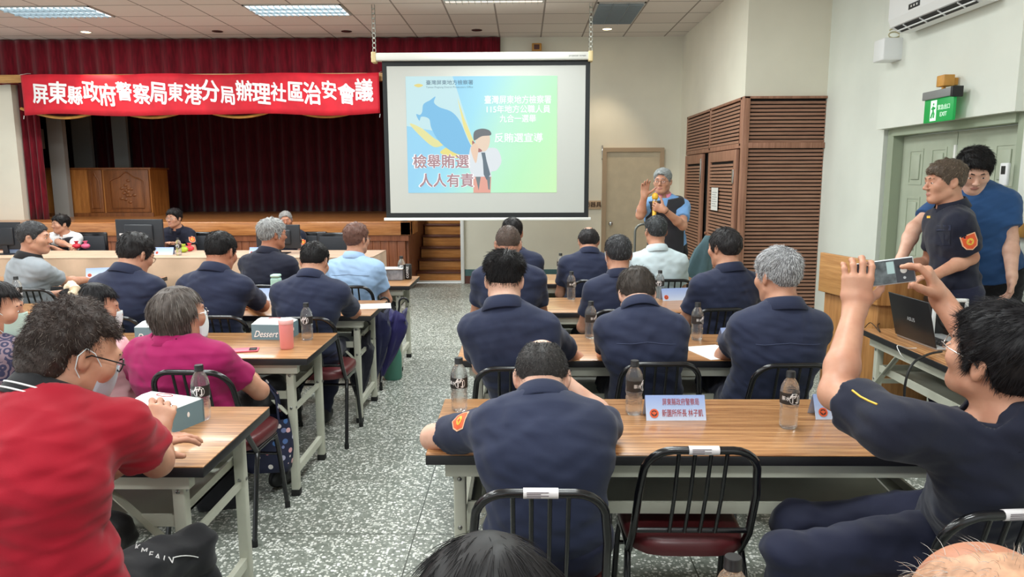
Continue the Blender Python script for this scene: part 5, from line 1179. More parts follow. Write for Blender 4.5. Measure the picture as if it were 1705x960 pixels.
# office chairs behind the desk
def office_chair(x, y, label, zt=.92):
    r = tag(empty('office_chair', (x, y, 0)), label, 'chair', 'black office chairs behind the front desk'); MB().rbox((-.22, .20, .52), (.22, .235, zt), .02).build('backrest', M['chair_black'], r)
    MB().rbox((-.19, .19, .62), (.19, .2, zt - .05), .01).build('mesh_panel', mat('black_mesh_%d' % int(x * 100), (52, 54, 60), .7), r); MB().rbox((-.23, -.22, .42), (.23, .2, .47), .02).build('seat', M['black_cloth'], r); MB().lathe([(.03, .08), (.03, .42)], 12).build('gas_post', M['chrome'], r)
    for k in range(5):
        a = k * 2 * pi / 5; lg = MB().bar((0, 0, .08), (.27 * cos(a), .27 * sin(a), .06), .045, .03); lg.ell((.27 * cos(a), .27 * sin(a), .028), (.028, .028, .028), 10, 6); lg.build('leg', M['black'], r)
for px, lb in ((335, 'black office chair right of the smiling officer'), (563, 'empty black mesh office chair right of the front desk officers'), (150, 'black office chair of the man in the dark vest'), (520, 'black office chair of the right-hand officer at the front desk')):
    p = aty(px, 400, 9.55); office_chair(p[0] - .05, 9.45 if px != 563 else 9.3, lb)
# ------------------------------------------------------------------ podium, laptop and its cables
M['podium'] = wood('podium_oak', (164, 112, 62), (204, 152, 94), (1.0, 12, 22), .4); M['podium_v'] = wood('podium_oak_upright', (158, 106, 58), (196, 142, 86), (16, 16, 1.0), .42)
r = tag(empty('podium', (2.05, 4.60, 0), radians(-79)), 'wooden podium with sloping sides, standing before the green door', 'podium'); w, D = .30, .42
MB().rbox((-w + .03, .03, 0), (w - .03, D, .88), .006).build('body', M['podium_v'], r)
MB().rbox((-w, -.0, .86), (w, .025, 1.12), .004).build('front_board', M['podium'], r)
for x in (-w, w - .025): MB().add([(x, .025, .86), (x + .025, .025, .86), (x + .025, D, .84), (x, D, .84), (x, .025, 1.12), (x + .025, .025, 1.12), (x + .025, D, 1.02), (x, D, 1.02)], [(0, 3, 2, 1), (4, 5, 6, 7), (0, 1, 5, 4), (1, 2, 6, 5), (2, 3, 7, 6), (3, 0, 4, 7)]).build('side_board', M['podium_v'], r)
MB().add([(-w + .025, .025, 1.02), (w - .025, .025, 1.02), (w - .025, D, .95), (-w + .025, D, .95), (-w + .025, .025, 1.04), (w - .025, .025, 1.04), (w - .025, D, .97), (-w + .025, D, .97)], [(0, 3, 2, 1), (4, 5, 6, 7), (0, 1, 5, 4), (1, 2, 6, 5), (2, 3, 7, 6), (3, 0, 4, 7)]).build('reading_top', M['podium'], r); MB().rbox((-.08, .022, .55), (.08, .03, .72), .003).build('emblem_plate', M['podium_v'], r)
# laptop
p = atz(1545, 600, .74); r = tag(empty('laptop', (2.10, 3.84, .74), radians(-86)), 'open black laptop on the table beside the podium', 'laptop')
M['lap_grey'] = mat('laptop_silver', (186, 188, 190), .35, .3); M['lap_lid'] = mat('laptop_black_lid', (34, 34, 36), .35)
MB().rbox((-.18, -.0, 0), (.18, .245, .016), .006).build('base', M['lap_grey'], r); kb = MB()
for i in range(12):
    for j in range(5): kb.rbox((-.15 + .0255 * i, .04 + .022 * j, .016), (-.15 + .0255 * i + .021, .04 + .022 * j + .018, .0185), .002, 1)
kb.build('keyboard', M['lap_lid'], r)
ld = MB(); ld.rbox((-.18, -.008, .0), (.18, .0, .245), .004); lo = ld.build('lid', M['lap_lid'], r, (0, .0, .014)); lo.rotation_euler = (radians(14), 0, 0)
text('ASUS', .03, M['lap_grey'], lo, 'logo', frame_mx((0, -.0085, .12), (1, 0, 0), (0, 0, 1)), bold=.01, depth=.0003); MB().box((-.165, 0, .015), (.165, .0008, .235)).build('display', M['black'], lo)
# the white-rimmed monitor speaker standing on the laptop table
p = atz(1562, 560, .74); r = tag(empty('desk_speaker', (2.37, 4.06, .74), radians(-8)), 'black desk speaker with a white rim on the laptop table', 'speaker'); MB().rbox((-.085, -.06, 0), (.085, .10, .205), .012).build('cabinet', M['black'], r)
wr_ = MB()
for lo_, hi_ in (((-.09, -.072, 0), (-.072, -.05, .215)), ((.072, -.072, 0), (.09, -.05, .215)), ((-.09, -.072, .195), (.09, -.05, .215))): wr_.rbox(lo_, hi_, .006)
wr_.build('white_rim', M['ac'], r); MB().lathe([(.0, .0), (.05, .012), (.06, .0)], 20, (0, 0, 0), caps=False).build('cone', M['label_black'], r).matrix_local = Matrix.Translation((0, -.062, .10)) @ Matrix.Rotation(pi / 2, 4, 'X')
M['cable'] = mat('black_cable', (24, 22, 24), .5); M['cable_w'] = mat('white_cable', (226, 226, 224), .5)
def cable(pts, rad, label, m='cable', cat='cable', sub=6):
    P = [np.array(q, float) for q in pts]; out = []
    for i in range(len(P) - 1):
        p0, p1, p2, p3 = P[max(i - 1, 0)], P[i], P[i + 1], P[min(i + 2, len(P) - 1)]
        for k in range(sub): t = k / sub; out.append(.5 * (2 * p1 + (p2 - p0) * t + (2 * p0 - 5 * p1 + 4 * p2 - p3) * t * t + (3 * p1 - p0 - 3 * p2 + p3) * t ** 3))
    out.append(P[-1]); o = MB().tube([v - P[0] for v in out], rad, 7).build('cable', M[m], None, tuple(P[0])); return tag(o, label, cat)
zt = .745
cable([atz(1568, 585, .76), atz(1545, 590, .755), aty(1520, 605, 3.45), aty(1507, 640, 3.42), aty(1506, 690, 3.42)], .006, 'thick black cable hanging from the laptop table')
cable([atz(1440, 545, zt), atz(1450, 537, zt), atz(1465, 552, zt), atz(1462, 540, zt), atz(1480, 532, zt), atz(1492, 535, zt)], .0025, 'thin black cable lying left of the laptop')
cable([atz(1545, 535, zt), atz(1560, 525, zt), atz(1552, 540, zt), atz(1575, 530, zt), atz(1560, 548, zt), atz(1582, 540, zt)], .003, 'tangled black cable behind the laptop')
cable([atz(1562, 545, .75), atz(1570, 552, .75), atz(1578, 548, .75), atz(1584, 556, .75)], .006, 'white cable behind the laptop', 'cable_w')
cable([(2.03, 3.70, .745), (1.985, 3.70, .745), aty(1494, 575, 3.66), aty(1500, 590, 3.6), aty(1508, 600, 3.6)], .002, 'grey lead dangling at the edge of the laptop table', 'cable_w')
# ------------------------------------------------------------------ metal frame and cover by the cupboard
p = aty(1070, 395, 7.6); r = tag(empty('luggage_trolley', (p[0] + .12, 7.6, 0)), 'grey tubular trolley with rounded handle standing by the beige door', 'trolley'); M['tube_grey'] = mat('grey_tube', (120, 122, 116), .35, .5)
MB().tube([(-.2, 0, .12), (-.2, 0, 1.06)] + [(-.2 + .08 - .08 * cos(a), 0, 1.06 + .08 * sin(a)) for a in np.linspace(0, pi / 2, 6)] + [(.12 + .08 * sin(a), 0, 1.06 + .08 * cos(a)) for a in np.linspace(0, pi / 2, 6)] + [(.2, 0, 1.06), (.2, 0, .12)], .013, 10).build('handle_frame', M['tube_grey'], r)
for z in (.35, .55, .83): MB().tube([(-.2, 0, z), (.2, 0, z)], .010, 8).build('cross_bar', M['tube_grey'], r)
MB().rbox((-.24, -.38, .09), (.24, .04, .12), .008).build('platform', M['tube_grey'], r)
for x in (-.2, .2):
    for y in (-.33, -.01): MB().lathe([(.0, -.012), (.04, -.012), (.045, -.006), (.045, .006), (.04, .012), (.0, .012)], 18).build('wheel', M['rubber'], r).matrix_local = Matrix.Translation((x, y, .045)) @ Matrix.Rotation(pi / 2, 4, 'Y')
q0 = aty(1172, 392, 7.2); r = tag(empty('folded_umbrella', (q0[0] - .12, 7.2, 0)), 'blue-grey folded garden umbrella leaning by the cupboard door', 'umbrella')
V = []; F = []; n = 20
for j in range(16):
    t = j / 15; z = .05 + (q0[2] - .05) * t; rad = .15 * (1 - t) ** .7 + .05 - .02 * (t > .93); cx_ = -.10 + .26 * t
    for i in range(n): a = 2 * pi * i / n; k = 1 + .18 * sin(5 * a + 2 * t) * (t < .93); V.append((cx_ + rad * k * cos(a), .3 * (1 - t) * 0 + rad * .6 * k * sin(a), z))
for j in range(15):
    for i in range(n): F.append((j * n + i, j * n + (i + 1) % n, (j + 1) * n + (i + 1) % n, (j + 1) * n + i))
F.append(tuple(range(15 * n, 16 * n))); F.append(tuple(reversed(range(n)))); mesh_np('folded_canopy', np.array(V), F, cloth('blue_grey_canvas', (92, 118, 126), .8, .1), r); MB().tube([(-.11, 0, 0), (-.10, 0, .06)], .02, 10).build('tip', M['chrome'], r); MB().tube([(.10, 0, .5), (-.06, -.13, .54), (-.1, -.05, .54)], .008, 6).build('strap', cloth('strap_dark', (60, 84, 92)), r)
# ------------------------------------------------------------------ bags and umbrellas at the aisle
def print_mat():
    N = NT('floral_navy_print'); v = N.coord(); vo = N.n('ShaderNodeTexVoronoi'); vo.inputs['Scale'].default_value = 20; N.l(v, vo.inputs['Vector']); sp = N.n('ShaderNodeSeparateColor'); N.l(vo.outputs['Color'], sp.inputs[0])
    col = N.ramp(sp.outputs[0], [(0, (226, 110, 130)), (.3, (240, 236, 232)), (.55, (150, 150, 190)), (.8, (70, 110, 170))]); lt = N.n('ShaderNodeMath', operation='LESS_THAN'); N.l(vo.outputs['Distance'], lt.inputs[0]); lt.inputs[1].default_value = .27
    mx = N.n('ShaderNodeMixRGB'); N.l(lt.outputs[0], mx.inputs[0]); mx.inputs[1].default_value = lin((34, 38, 66)); N.l(col, mx.inputs[2]); N.base(mx.outputs[0]); N.p.inputs['Roughness'].default_value = .7; return N.m
M['bag_print'] = print_mat()
r = tag(empty('tote_bag', (-1.29, 3.52, .0), .15), 'navy printed tote bag hanging at the end of the second left table', 'bag')
V = []; F = []; n = 28
for j in range(9):
    t = j / 8; z = .16 + .27 * t; w_, d_ = .105 + .012 * sin(pi * t), .055 + .015 * (1 - t)
    for i in range(n): a = 2 * pi * i / n; e = 3; c_, s_ = cos(a), sin(a); q = (abs(c_) ** e + abs(s_) ** e) ** (-1 / e); V.append((w_ * q * c_ + .004 * sin(5 * a + 4 * t), d_ * q * s_ + .006 * sin(3 * a + 7 * t), z))
for j in range(8):
    for i in range(n): F.append((j * n + i, j * n + (i + 1) % n, (j + 1) * n + (i + 1) % n, (j + 1) * n + i))
F.append(tuple(reversed(range(n)))); mesh_np('bag_body', np.array(V), F, M['bag_print'], r)
for y in (-.04, .04): MB().tube([(-.06, y, .42), (-.05, y * .6, .54), (0, y * .3, .62), (.05, y * .6, .54), (.06, y, .42)], .007, 7).build('strap', M['bag_print'], r)
MB().rbox((-.055, -.070, .385), (.005, -.064, .41), .002).build('sewn_label', M['sticker'], r)
r = tag(empty('handbag', (-1.50, 3.42, 0), .3), 'black handbag behind the printed tote at the second left table', 'bag'); MB().rbox((-.12, -.06, .0), (.12, .06, .19), .03, 4).build('bag_body', M['black_cloth'], r); MB().tube([(-.07, 0, .18), (-.05, 0, .27), (.05, 0, .27), (.07, 0, .18)], .007, 7).build('handle', M['black'], r)
def umbrella(x, y, zt, zb, lean, mname, label, rad=.075, hook=True):
    r = tag(empty('umbrella', (x, y, 0)), label, 'umbrella', 'folded umbrellas hung at the left tables'); V = []; F = []; n = 20; m = 12
    for j in range(m):
        t = j / (m - 1); z = zb + (zt - zb) * t; rr = (.012 + rad * sin(min(1, t * 1.15) * pi / 2) ** 1.2) * (1 if t < .9 else .75)
        for i in range(n): a = 2 * pi * i / n; k = 1 + .3 * sin(6 * a + 5 * t); V.append((lean[0] * t + rr * k * cos(a), lean[1] * t + rr * k * sin(a), z + (.05 * sin(3 * a) if j == m - 1 else 0)))
    for j in range(m - 1):
        for i in range(n): F.append((j * n + i, j * n + (i + 1) % n, (j + 1) * n + (i + 1) % n, (j + 1) * n + i))
    F.append(tuple(range((m - 1) * n, m * n))); F.append(tuple(reversed(range(n)))); mesh_np('folded_canopy', np.array(V), F, M[mname], r)
    hp = [(lean[0], lean[1], zt - .02), (lean[0] * 1.1, lean[1] * 1.1, zt + .06)]
    if hook: hp += [(lean[0] * 1.1 + .035 - .035 * cos(a), lean[1] * 1.1, zt + .09 + .035 * sin(a)) for a in np.linspace(0, pi, 9)]
    MB().tube(hp, .008, 8).build('handle', M['black'], r); MB().tube([(0, 0, zb + .01), (-lean[0] * .1, -lean[1] * .1, zb - .05)], .005, 6).build('ferrule', M['chrome'], r); return r
M['umb_navy'] = cloth('navy_umbrella_fabric', (30, 32, 66), .6, .15); M['umb_purple'] = cloth('purple_umbrella_fabric', (44, 40, 92), .6, .15); M['umb_black'] = cloth('black_umbrella_fabric', (26, 26, 40), .6)
umbrella(-1.12, 5.30, .62, .10, (.05, .02), 'umb_navy', 'navy folded umbrella at the end of the third left table'); umbrella(-1.08, 5.42, .60, .12, (.13, .0), 'umb_purple', 'purple folded umbrella beside the navy one at the third left table'); umbrella(-1.16, 4.95, .52, .05, (.02, .02), 'umb_black', 'black folded umbrella hanging nearest the third left table leg')
r = tag(empty('carrier_bag', (-1.06, 5.75, 0)), 'green translucent bag on the floor under the farthest left table', 'bag'); MB().lathe([(.06, 0), (.075, .02), (.075, .20), (.06, .27), (.04, .30)], 18, caps=False, sy=.7).build('bag_body', mat('green_plastic_bag', (88, 150, 130), .3, trans=.25), r); MB().tube([(-.03, 0, .29), (-.02, 0, .36), (.02, 0, .36), (.03, 0, .29)], .006, 6).build('handle', mat('green_strap', (60, 120, 100), .5), r)
# papers on the tables
for px, py, rz, w_, d_, z_, nm, lb in ((612, 512, .2, .15, .1, .74, 'document', 'white sheet under the arm of the officer nearest the aisle'), (133, 470, .5, .1, .15, .74, 'document', 'white sheet beside the elbow of the man in grey polo'), (1192, 590, .3, .1, .14, .74, 'document', 'white sheet between two officers on the second right table')):
    p = atz(px, py, z_); tag(MB().box((-w_, -d_, 0), (w_, d_, .002)).build(nm, M['white_paint'], None, (p[0], p[1] + .05, z_)), lb, 'paper').rotation_euler = (0, 0, rz)
# ------------------------------------------------------------------ the people in the room
M['polo_red'] = cloth('red_polo_cloth', (160, 16, 38), .8, .05); M['polo_magenta'] = cloth('magenta_polo_cloth', (160, 24, 90), .8, .05); M['blouse_pink'] = cloth('pale_pink_cloth', (240, 190, 194), .8, .04); M['polo_grey'] = cloth('grey_polo_cloth', (148, 154, 160), .8, .05)
M['shirt_blue'] = cloth('light_blue_shirt_cloth', (160, 190, 226), .75, .04); M['shirt_pale'] = cloth('pale_blue_shirt_cloth', (206, 222, 228), .75, .03); M['shirt_white'] = cloth('white_shirt_cloth', (228, 228, 228), .75, .03); M['polo_sky'] = cloth('sky_blue_polo_cloth', (126, 172, 226), .75, .04); M['polo_blue'] = cloth('steel_blue_polo_cloth', (44, 80, 128), .75, .05)
M['vest_black'] = cloth('black_vest_cloth', (48, 48, 54), .7, .05); M['collar_black'] = cloth('black_knit_collar', (34, 33, 36), .8); M['collar_pink'] = cloth('pink_collar_cloth', (240, 150, 176), .8, .03)
def lace_mat():
    N = NT('navy_lace'); v = N.coord(); vo = N.n('ShaderNodeTexVoronoi'); vo.inputs['Scale'].default_value = 22; N.l(v, vo.inputs['Vector']); w = N.n('ShaderNodeMath', operation='MULTIPLY'); N.l(vo.outputs['Distance'], w.inputs[0]); w.inputs[1].default_value = 18
    s_ = N.n('ShaderNodeMath', operation='SINE'); N.l(w.outputs[0], s_.inputs[0]); f = N.noise(v, 120, 2); ad = N.n('ShaderNodeMath', operation='ADD'); N.l(s_.outputs[0], ad.inputs[0]); N.l(f, ad.inputs[1])
    N.base(N.ramp(ad.outputs[0], [(.45, (48, 48, 78)), (.65, (128, 108, 120))])); N.p.inputs['Roughness'].default_value = .8; return N.m
M['lace'] = lace_mat(); M['navy_dress'] = cloth('navy_dress_cloth', (32, 36, 66), .8); M['scrunchie'] = cloth('cream_scrunchie', (236, 214, 182), .8, .05); M['mic_yellow'] = mat('yellow_microphone', (244, 190, 60), .4); M['stripe_white'] = mat('white_stripe', (236, 234, 232), .7)
def hd(px, py, Y): return aty(px, py, Y)
def hp(px, Y, z=.55): 
    y = 480 + FPX * math.tan(math.atan2(CAMZ - z, Y) - PITCH); p = aty(px, y, Y); return np.array([p[0], Y, z])
def wr(px, py, Y): return aty(px, py, Y)
def emit_mb(c, mb, name, mats, parent=None):
    mb.V = [tuple(np.array(v) - c['off']) for v in mb.V]; return mb.build(name, mats, parent or c['root'])
def shield(c, px=None, k='L', frac=.32, face=None, size=1.0):
    """shoulder badge lying on the sleeve"""
    s0, E, Wt, a = c['A'][k]; ax = nrm(E - s0); f = nrm(face); f = nrm(f - ax * (f @ ax)); o = s0 + ax * np.linalg.norm(E - s0) * frac; p = c['march'](o + f * .16, -f)
    if p is None: return
    r = np.cross(ax, f); out = [(-1, -1), (0, -1.12), (1, -1), (1.05, .3), (.75, .95), (0, 1.3), (-.75, .95), (-1.05, .3)]; sz = .030 * size
    def onto(x, y, h_):
        b = p + (r * x + ax * y) * sz; m_ = c['march'](b + f * .12, -f); return (b if m_ is None else m_) + f * h_
    mb = MB()
    def fan(pts, h_, m_, k_=1.0):
        V = [onto(0, .1, h_)] + [onto(x * k_ * q_, y * k_ * q_, h_) for q_ in (.5, 1.0) for x, y in pts]; n = len(pts); mb.mat(m_).add(V, [(0, 1 + i, 1 + (i + 1) % n) for i in range(n)] + [(1 + i, 1 + n + i, 1 + n + (i + 1) % n, 1 + (i + 1) % n) for i in range(n)])
    fan(out, .0022, 0); fan(out, .0032, 1, .86); fan([(.5 * cos(k), .5 * sin(k)) for k in np.linspace(0, 2 * pi, 12, endpoint=False)], .0042, 2); fan([(0, -.36), (.12, -.1), (.36, 0), (.12, .12), (0, .36), (-.12, .12), (-.36, 0), (-.12, -.1)], .0050, 1)
    fan([(-.7, -.82), (.7, -.82), (.7, -.66), (-.7, -.66)], .0042, 2) if False else None
    emit_mb(c, mb, 'badge', [M['patch_rim'], M['patch_orange'], M['patch_gold']])
NECK = dict(style='short', n=1400)
# --- right block, nearest table
def bald_x(c): shield(c, k='L', frac=.30, face=-c['rt'] + c['up'] * .4)
person('balding police officer in navy shirt leaning with his elbow on the nearest table', hd(902, 630, 2.220), pitch=.72, hip=hp(912, 2.050), sh=.40, s=1.03, build=1.05, skin='pale', h=.007, seam=False, bulge=.06, wr=.006,
       hair=dict(style='balding', dark=(34, 32, 33), base=(52, 49, 48), light=(130, 128, 126), frac=.22, n=7000, w=.0006, L=.009, lift=.55, top=.003, side=.006, bald=(0, -.050, .105, .036, .046, .045)), glasses='dark', group='police officers in navy at the tables', extras=dict(fn=bald_x),
       arms=dict(L=dict(elbow=wr(722, 728, 2.320), wrist=(.0, 2.42, .80), sleeve=.72, curl=(.6, .6, .5)), R=dict(elbow=(.29, 2.36, .80), wrist=(.14, 2.42, .93), sleeve=.7, hdir=(-.4, .2, .9), hn=(-.5, -.2, -.3), curl=(.6, .7, .5))))
def photo_x(c):
    s0, E, Wt, a = c['A']['L']; ax = nrm(E - s0)
    pts = []
    for t in np.linspace(.08, .5, 4):
        p = c['march'](s0 + (E - s0) * t + np.array([-.05, -.03, .16]), nrm(np.array([.05, .03, -1.])))
        if p is not None: pts.append(p + np.array([0, 0, .001]))
    if len(pts) > 3: emit_mb(c, MB().tube(pts, .0028, 6), 'gold_stripe', M['patch_gold'])
S_L = wr(1487, 712, 1.790)
PH = dict(hd=.80, pitch=-.30)
person('police officer with black hair holding up a phone to photograph the screen', hd(1662, 596, 1.810), nbo=(0, 0, .0), hd=.80, yaw=-.36, pitch=-.30, roll=-.10, hip=hp(1618, 2.10, .56), sh=.45, s=1.13, build=1.06, skin='mid', h=.006, shirt='navy_dark', wr=.007, bulge=.015, glasses='wire', tuck=False,
       hair=dict(style='full', dark=(24, 22, 24), n=9000, w=.0006, L=.042, lift=.05, jit=.12, low=.0), group='police officers in navy at the tables', extras=dict(fn=photo_x),
       arms=dict(L=dict(S=S_L, elbow=wr(1392, 655, 1.990), wrist=wr(1424, 512, 2.160), sleeve=.66, flare=1.14, hdir=(.06, .10, 1.), hn=(.22, .95, -.1), curl=((.25, .75, .6), (.22, .7, .6), (.2, .7, .6), (.2, .6, .5)), thumb=(.75, .4, .75), hs=1.0),
                 R=dict(S=wr(1700, 705, 1.750), elbow=wr(1672, 640, 1.970), wrist=wr(1566, 496, 2.160), sleeve=.6, hdir=(-.46, .04, .88), hn=(-.68, .45, -.42), curl=((.35, .65, .35), (.8, .9, .5), (.9, 1.0, .6), (.95, 1.0, .6)), thumb=(.75, .62, .35), tcurl=.15)),
       legs=dict(L=(atz(1312, 925, .54), atz(1312, 925, .54) * np.array([1, 1, 0]) + np.array([.02, .08, .095]), atz(1312, 925, .54) * np.array([1, 1, 0]) + np.array([-.08, .2, .035])), R=((.88, 2.24, .50), (.90, 2.30, .095), (.86, 2.46, .035))))
p0, p1 = wr(1440, 458, 2.170), wr(1506, 449, 2.215); ph_r = nrm(p1 - p0); ph_c = (p0 + p1) / 2
M['ph_ui'] = mat('phone_screen_glow', (40, 40, 44), .2, emit=((34, 36, 42), .5)); M['ph_img'] = mat('phone_camera_view', (120, 140, 140), .2, emit=((150, 172, 168), .6)); M['ph_case'] = mat('phone_clear_case', (206, 210, 214), .3)
ph_n = nrm(np.array([0, 0, CAMZ]) - ph_c + np.array([.25, 0, 0])); ph_u = nrm(np.cross(ph_n, ph_r)); ph_r = np.cross(ph_u, ph_n)
r = tag(empty('mobile_phone', tuple(ph_c)), 'phone held up by the photographing officer, its screen showing the room', 'phone'); mxp = Matrix(((ph_r[0], ph_u[0], ph_n[0], 0), (ph_r[1], ph_u[1], ph_n[1], 0), (ph_r[2], ph_u[2], ph_n[2], 0), (0, 0, 0, 1)))
def pb(mb, name, m): o = mb.build(name, m, r); o.data.transform(mxp); return o
pb(MB().rbox((-.080, -.038, -.004), (.080, .038, .004), .004, 3), 'case', M['ph_case']); pb(MB().box((-.077, -.035, .004), (.077, .035, .0046)), 'screen', M['ph_ui']); pb(MB().box((-.05, -.034, .0046), (.028, .034, .0049)), 'camera_view', mat('phone_view_image', (70, 76, 78), .2, var=.6, vscale=40, emit=((80, 86, 86), .22)))
pb(MB().box((.006, -.006, .0049), (.026, .03, .0051)), 'view_screen', M['ph_img']); pb(MB().lathe([(.0, .0052), (.0085, .0052), (.009, .0046)], 20, (.050, 0, 0), caps=False), 'shutter_button', M['white_paint']); pb(MB().lathe([(.0, .0052), (.004, .0052), (.004, .0046)], 12, (.050, -.022, 0), caps=False), 'round_button', M['lap_grey'])
# --- right block, second table
person('police officer with spiky black hair and shaved nape at the second right table', hd(840, 468, 3.280), pitch=.32, yaw=-.05, hip=hp(884, 3.360), sh=.43, s=1.02, build=1.06, skin='pale', h=.007, bulge=.07, hair=dict(style='spiky', n=4200, w=.0009, side=.003, fade=.05, L=.03), group='police officers in navy at the tables',
       arms=dict(R=dict(elbow=wr(958, 598, 3.560), wrist=wr(905, 570, 3.820), sleeve=.62), L=dict(elbow=wr(800, 610, 3.500), wrist=wr(815, 575, 3.760), sleeve=.62)))
person('police officer bowing his head low at the second right table', hd(1060, 492, 3.400), pitch=.72, hip=hp(1074, 3.380), sh=.405, s=1.0, build=1.02, skin='pale', h=.007, seam=True, bulge=.07, hair=dict(style='full', dark=(52, 46, 42), n=3600, w=.0009, L=.028, low=-.01), group='police officers in navy at the tables',
       arms=dict(L=dict(elbow=wr(1008, 588, 3.540), wrist=wr(1040, 560, 3.780), sleeve=.6), R=dict(wrist=wr(1105, 560, 3.780), sleeve=.62)))
person('grey-haired police officer with black belt at the second right table', hd(1294, 460, 3.310), yaw=.40, pitch=.12, hip=hp(1268, 3.370), sh=.43, s=1.03, build=1.12, skin='mid', h=.007, seam=True, belt=True, hair=dict(style='crop', dark=(98, 98, 100), base=(120, 120, 122), light=(222, 222, 224), frac=.62, n=5200, w=.0009, top=.02, side=.011, L=.02), group='police officers in navy at the tables',
       arms=dict(L=dict(elbow=wr(1205, 592, 3.530), wrist=wr(1225, 565, 3.770), sleeve=.6), R=dict(elbow=wr(1342, 570, 3.560), wrist=wr(1330, 552, 3.810), sleeve=.66)))
# --- right block, third table
person('police officer with cropped brown hair at the third right table', hd(846, 407, 4.620), pitch=.30, hip=hp(852, 4.640), sh=.45, skin='mid', h=.009, hair=dict(style='buzz', dark=(62, 52, 47), base=(84, 70, 63), light=(150, 136, 128), frac=.3, n=3000, w=.0009), group='police officers in navy at the tables')
person('police officer with a white mask strap at the third right table', hd(1029, 424, 4.610), hd=.10, pitch=.12, hip=hp(1018, 4.670), sh=.42, skin='mid', h=.009, mask='mask', hair=dict(style='short', dark=(46, 46, 48), light=(140, 142, 146), frac=.25, n=2600, w=.0011), group='police officers in navy at the tables')
person('police officer turned left, with thinning crown, before the louvred cupboard', hd(1206, 412, 4.610), hd=.25, yaw=.25, pitch=.10, hip=hp(1190, 4.710), sh=.48, s=1.03, skin='mid', h=.009, hair=dict(style='balding', dark=(36, 34, 35), light=(110, 106, 104), frac=.12, n=2600, w=.0012, top=.012, side=.013, L=.02, bald=(.0, .0, .40, .01, .01, .01)), group='police officers in navy at the tables')
# --- right block, farthest table
person('police officer half hidden behind the brown-haired one, below the screen corner', hd(853, 388, 5.890), pitch=.1, hip=hp(866, 5.930), sh=.45, skin='mid', h=.010, hair=dict(style='short', n=1600, w=.0014), group='police officers in navy at the tables')
person('police officer with a bald crown at the farthest right table', hd(980, 402, 5.960), pitch=.40, hip=hp(972, 5.960), sh=.46, skin='mid', h=.010, hair=dict(style='balding', dark=(34, 32, 33), n=1500, w=.0014, side=.014, bald=(0, -.0, .10, .05, .09, .045)), group='police officers in navy at the tables')
person('man in pale shirt with short greying hair at the farthest right table', hd(1092, 385, 5.900), yaw=.12, hip=hp(1096, 5.980), sh=.47, s=1.03, skin='mid', shirt='shirt_pale', trousers='black_cloth', h=.009, glasses='dark', seam=False, hair=dict(style='crop', dark=(50, 52, 54), light=(150, 154, 156), frac=.3, n=2000, w=.0013))
# --- left block, third table
person('police officer in spectacles writing at the third left table, turned right', hd(226, 424, 4.450), hd=-.12, yaw=-.30, pitch=.38, hip=hp(220, 4.450), sh=.46, s=1.04, build=1.08, skin='mid', h=.009, glasses='dark', hair=dict(style='full', dark=(30, 28, 29), light=(120, 118, 116), frac=.08, n=2600, w=.0012, L=.026), group='police officers in navy at the tables')
person('police officer in the middle of the third left table, bowing slightly', hd(368, 420, 4.460), hd=-.10, pitch=.32, yaw=-.12, hip=hp(366, 4.460), sh=.455, s=1.03, skin='tan', h=.009, hair=dict(style='crop', n=2600, w=.0011, L=.02), group='police officers in navy at the tables', arms=dict(R=dict(elbow=wr(437, 508, 4.650), wrist=wr(415, 505, 4.950), sleeve=.75)))
person('police officer nearest the aisle at the third left table, feet tucked under his chair', hd(524, 436, 4.440), pitch=.42, yaw=-.1, hip=hp(520, 4.420), sh=.46, skin='mid', h=.009, bulge=.06, hair=dict(style='crop', n=2600, w=.0011), group='police officers in navy at the tables', arms=dict(R=dict(elbow=wr(590, 520, 4.650), wrist=wr(560, 510, 4.920), sleeve=.75)),
       legs=dict(L=(hp(505, 4.820, .5), atz(487, 675, .10), atz(484, 695, .03) + np.array([0, .1, 0])), R=(hp(566, 4.800, .5), atz(540, 680, .10), atz(540, 695, .03) + np.array([0, .1, 0]))))
# --- left block, farthest table
person('grey-haired police officer in glasses looking up at the screen, farthest left table', hd(454, 390, 5.700), hd=-.25, yaw=-.55, hip=hp(450, 5.700), sh=.48, skin='tan', h=.010, glasses='dark', shirt='navy_dark', hair=dict(style='full', dark=(110, 110, 110), base=(130, 130, 130), light=(214, 214, 212), frac=.55, n=2000, w=.0014), group='police officers in navy at the tables')
person('man in light blue shirt with reddish brown hair at the farthest left table', hd(594, 398, 5.650), hd=-.1, yaw=-.35, hip=hp(598, 5.670), sh=.45, skin='mid', shirt='shirt_blue', trousers='black_cloth', h=.010, glasses='wire', seam=True, hair=dict(style='full', dark=(92, 66, 58), light=(140, 110, 100), frac=.3, n=2000, w=.0013, L=.024))
person('man in grey polo with short hair, in profile at the far left', hd(57, 396, 5.460), hd=-.55, yaw=-.75, hip=hp(68, 5.520), sh=.47, s=1.03, skin='mid', shirt='polo_grey', trousers='black_cloth', collar_mat='collar_black', h=.009, hair=dict(style='crop', dark=(52, 52, 54), light=(126, 126, 128), frac=.25, n=2400, w=.0012), arms=dict(R=dict(elbow=wr(112, 470, 5.660), wrist=wr(140, 466, 5.910))))
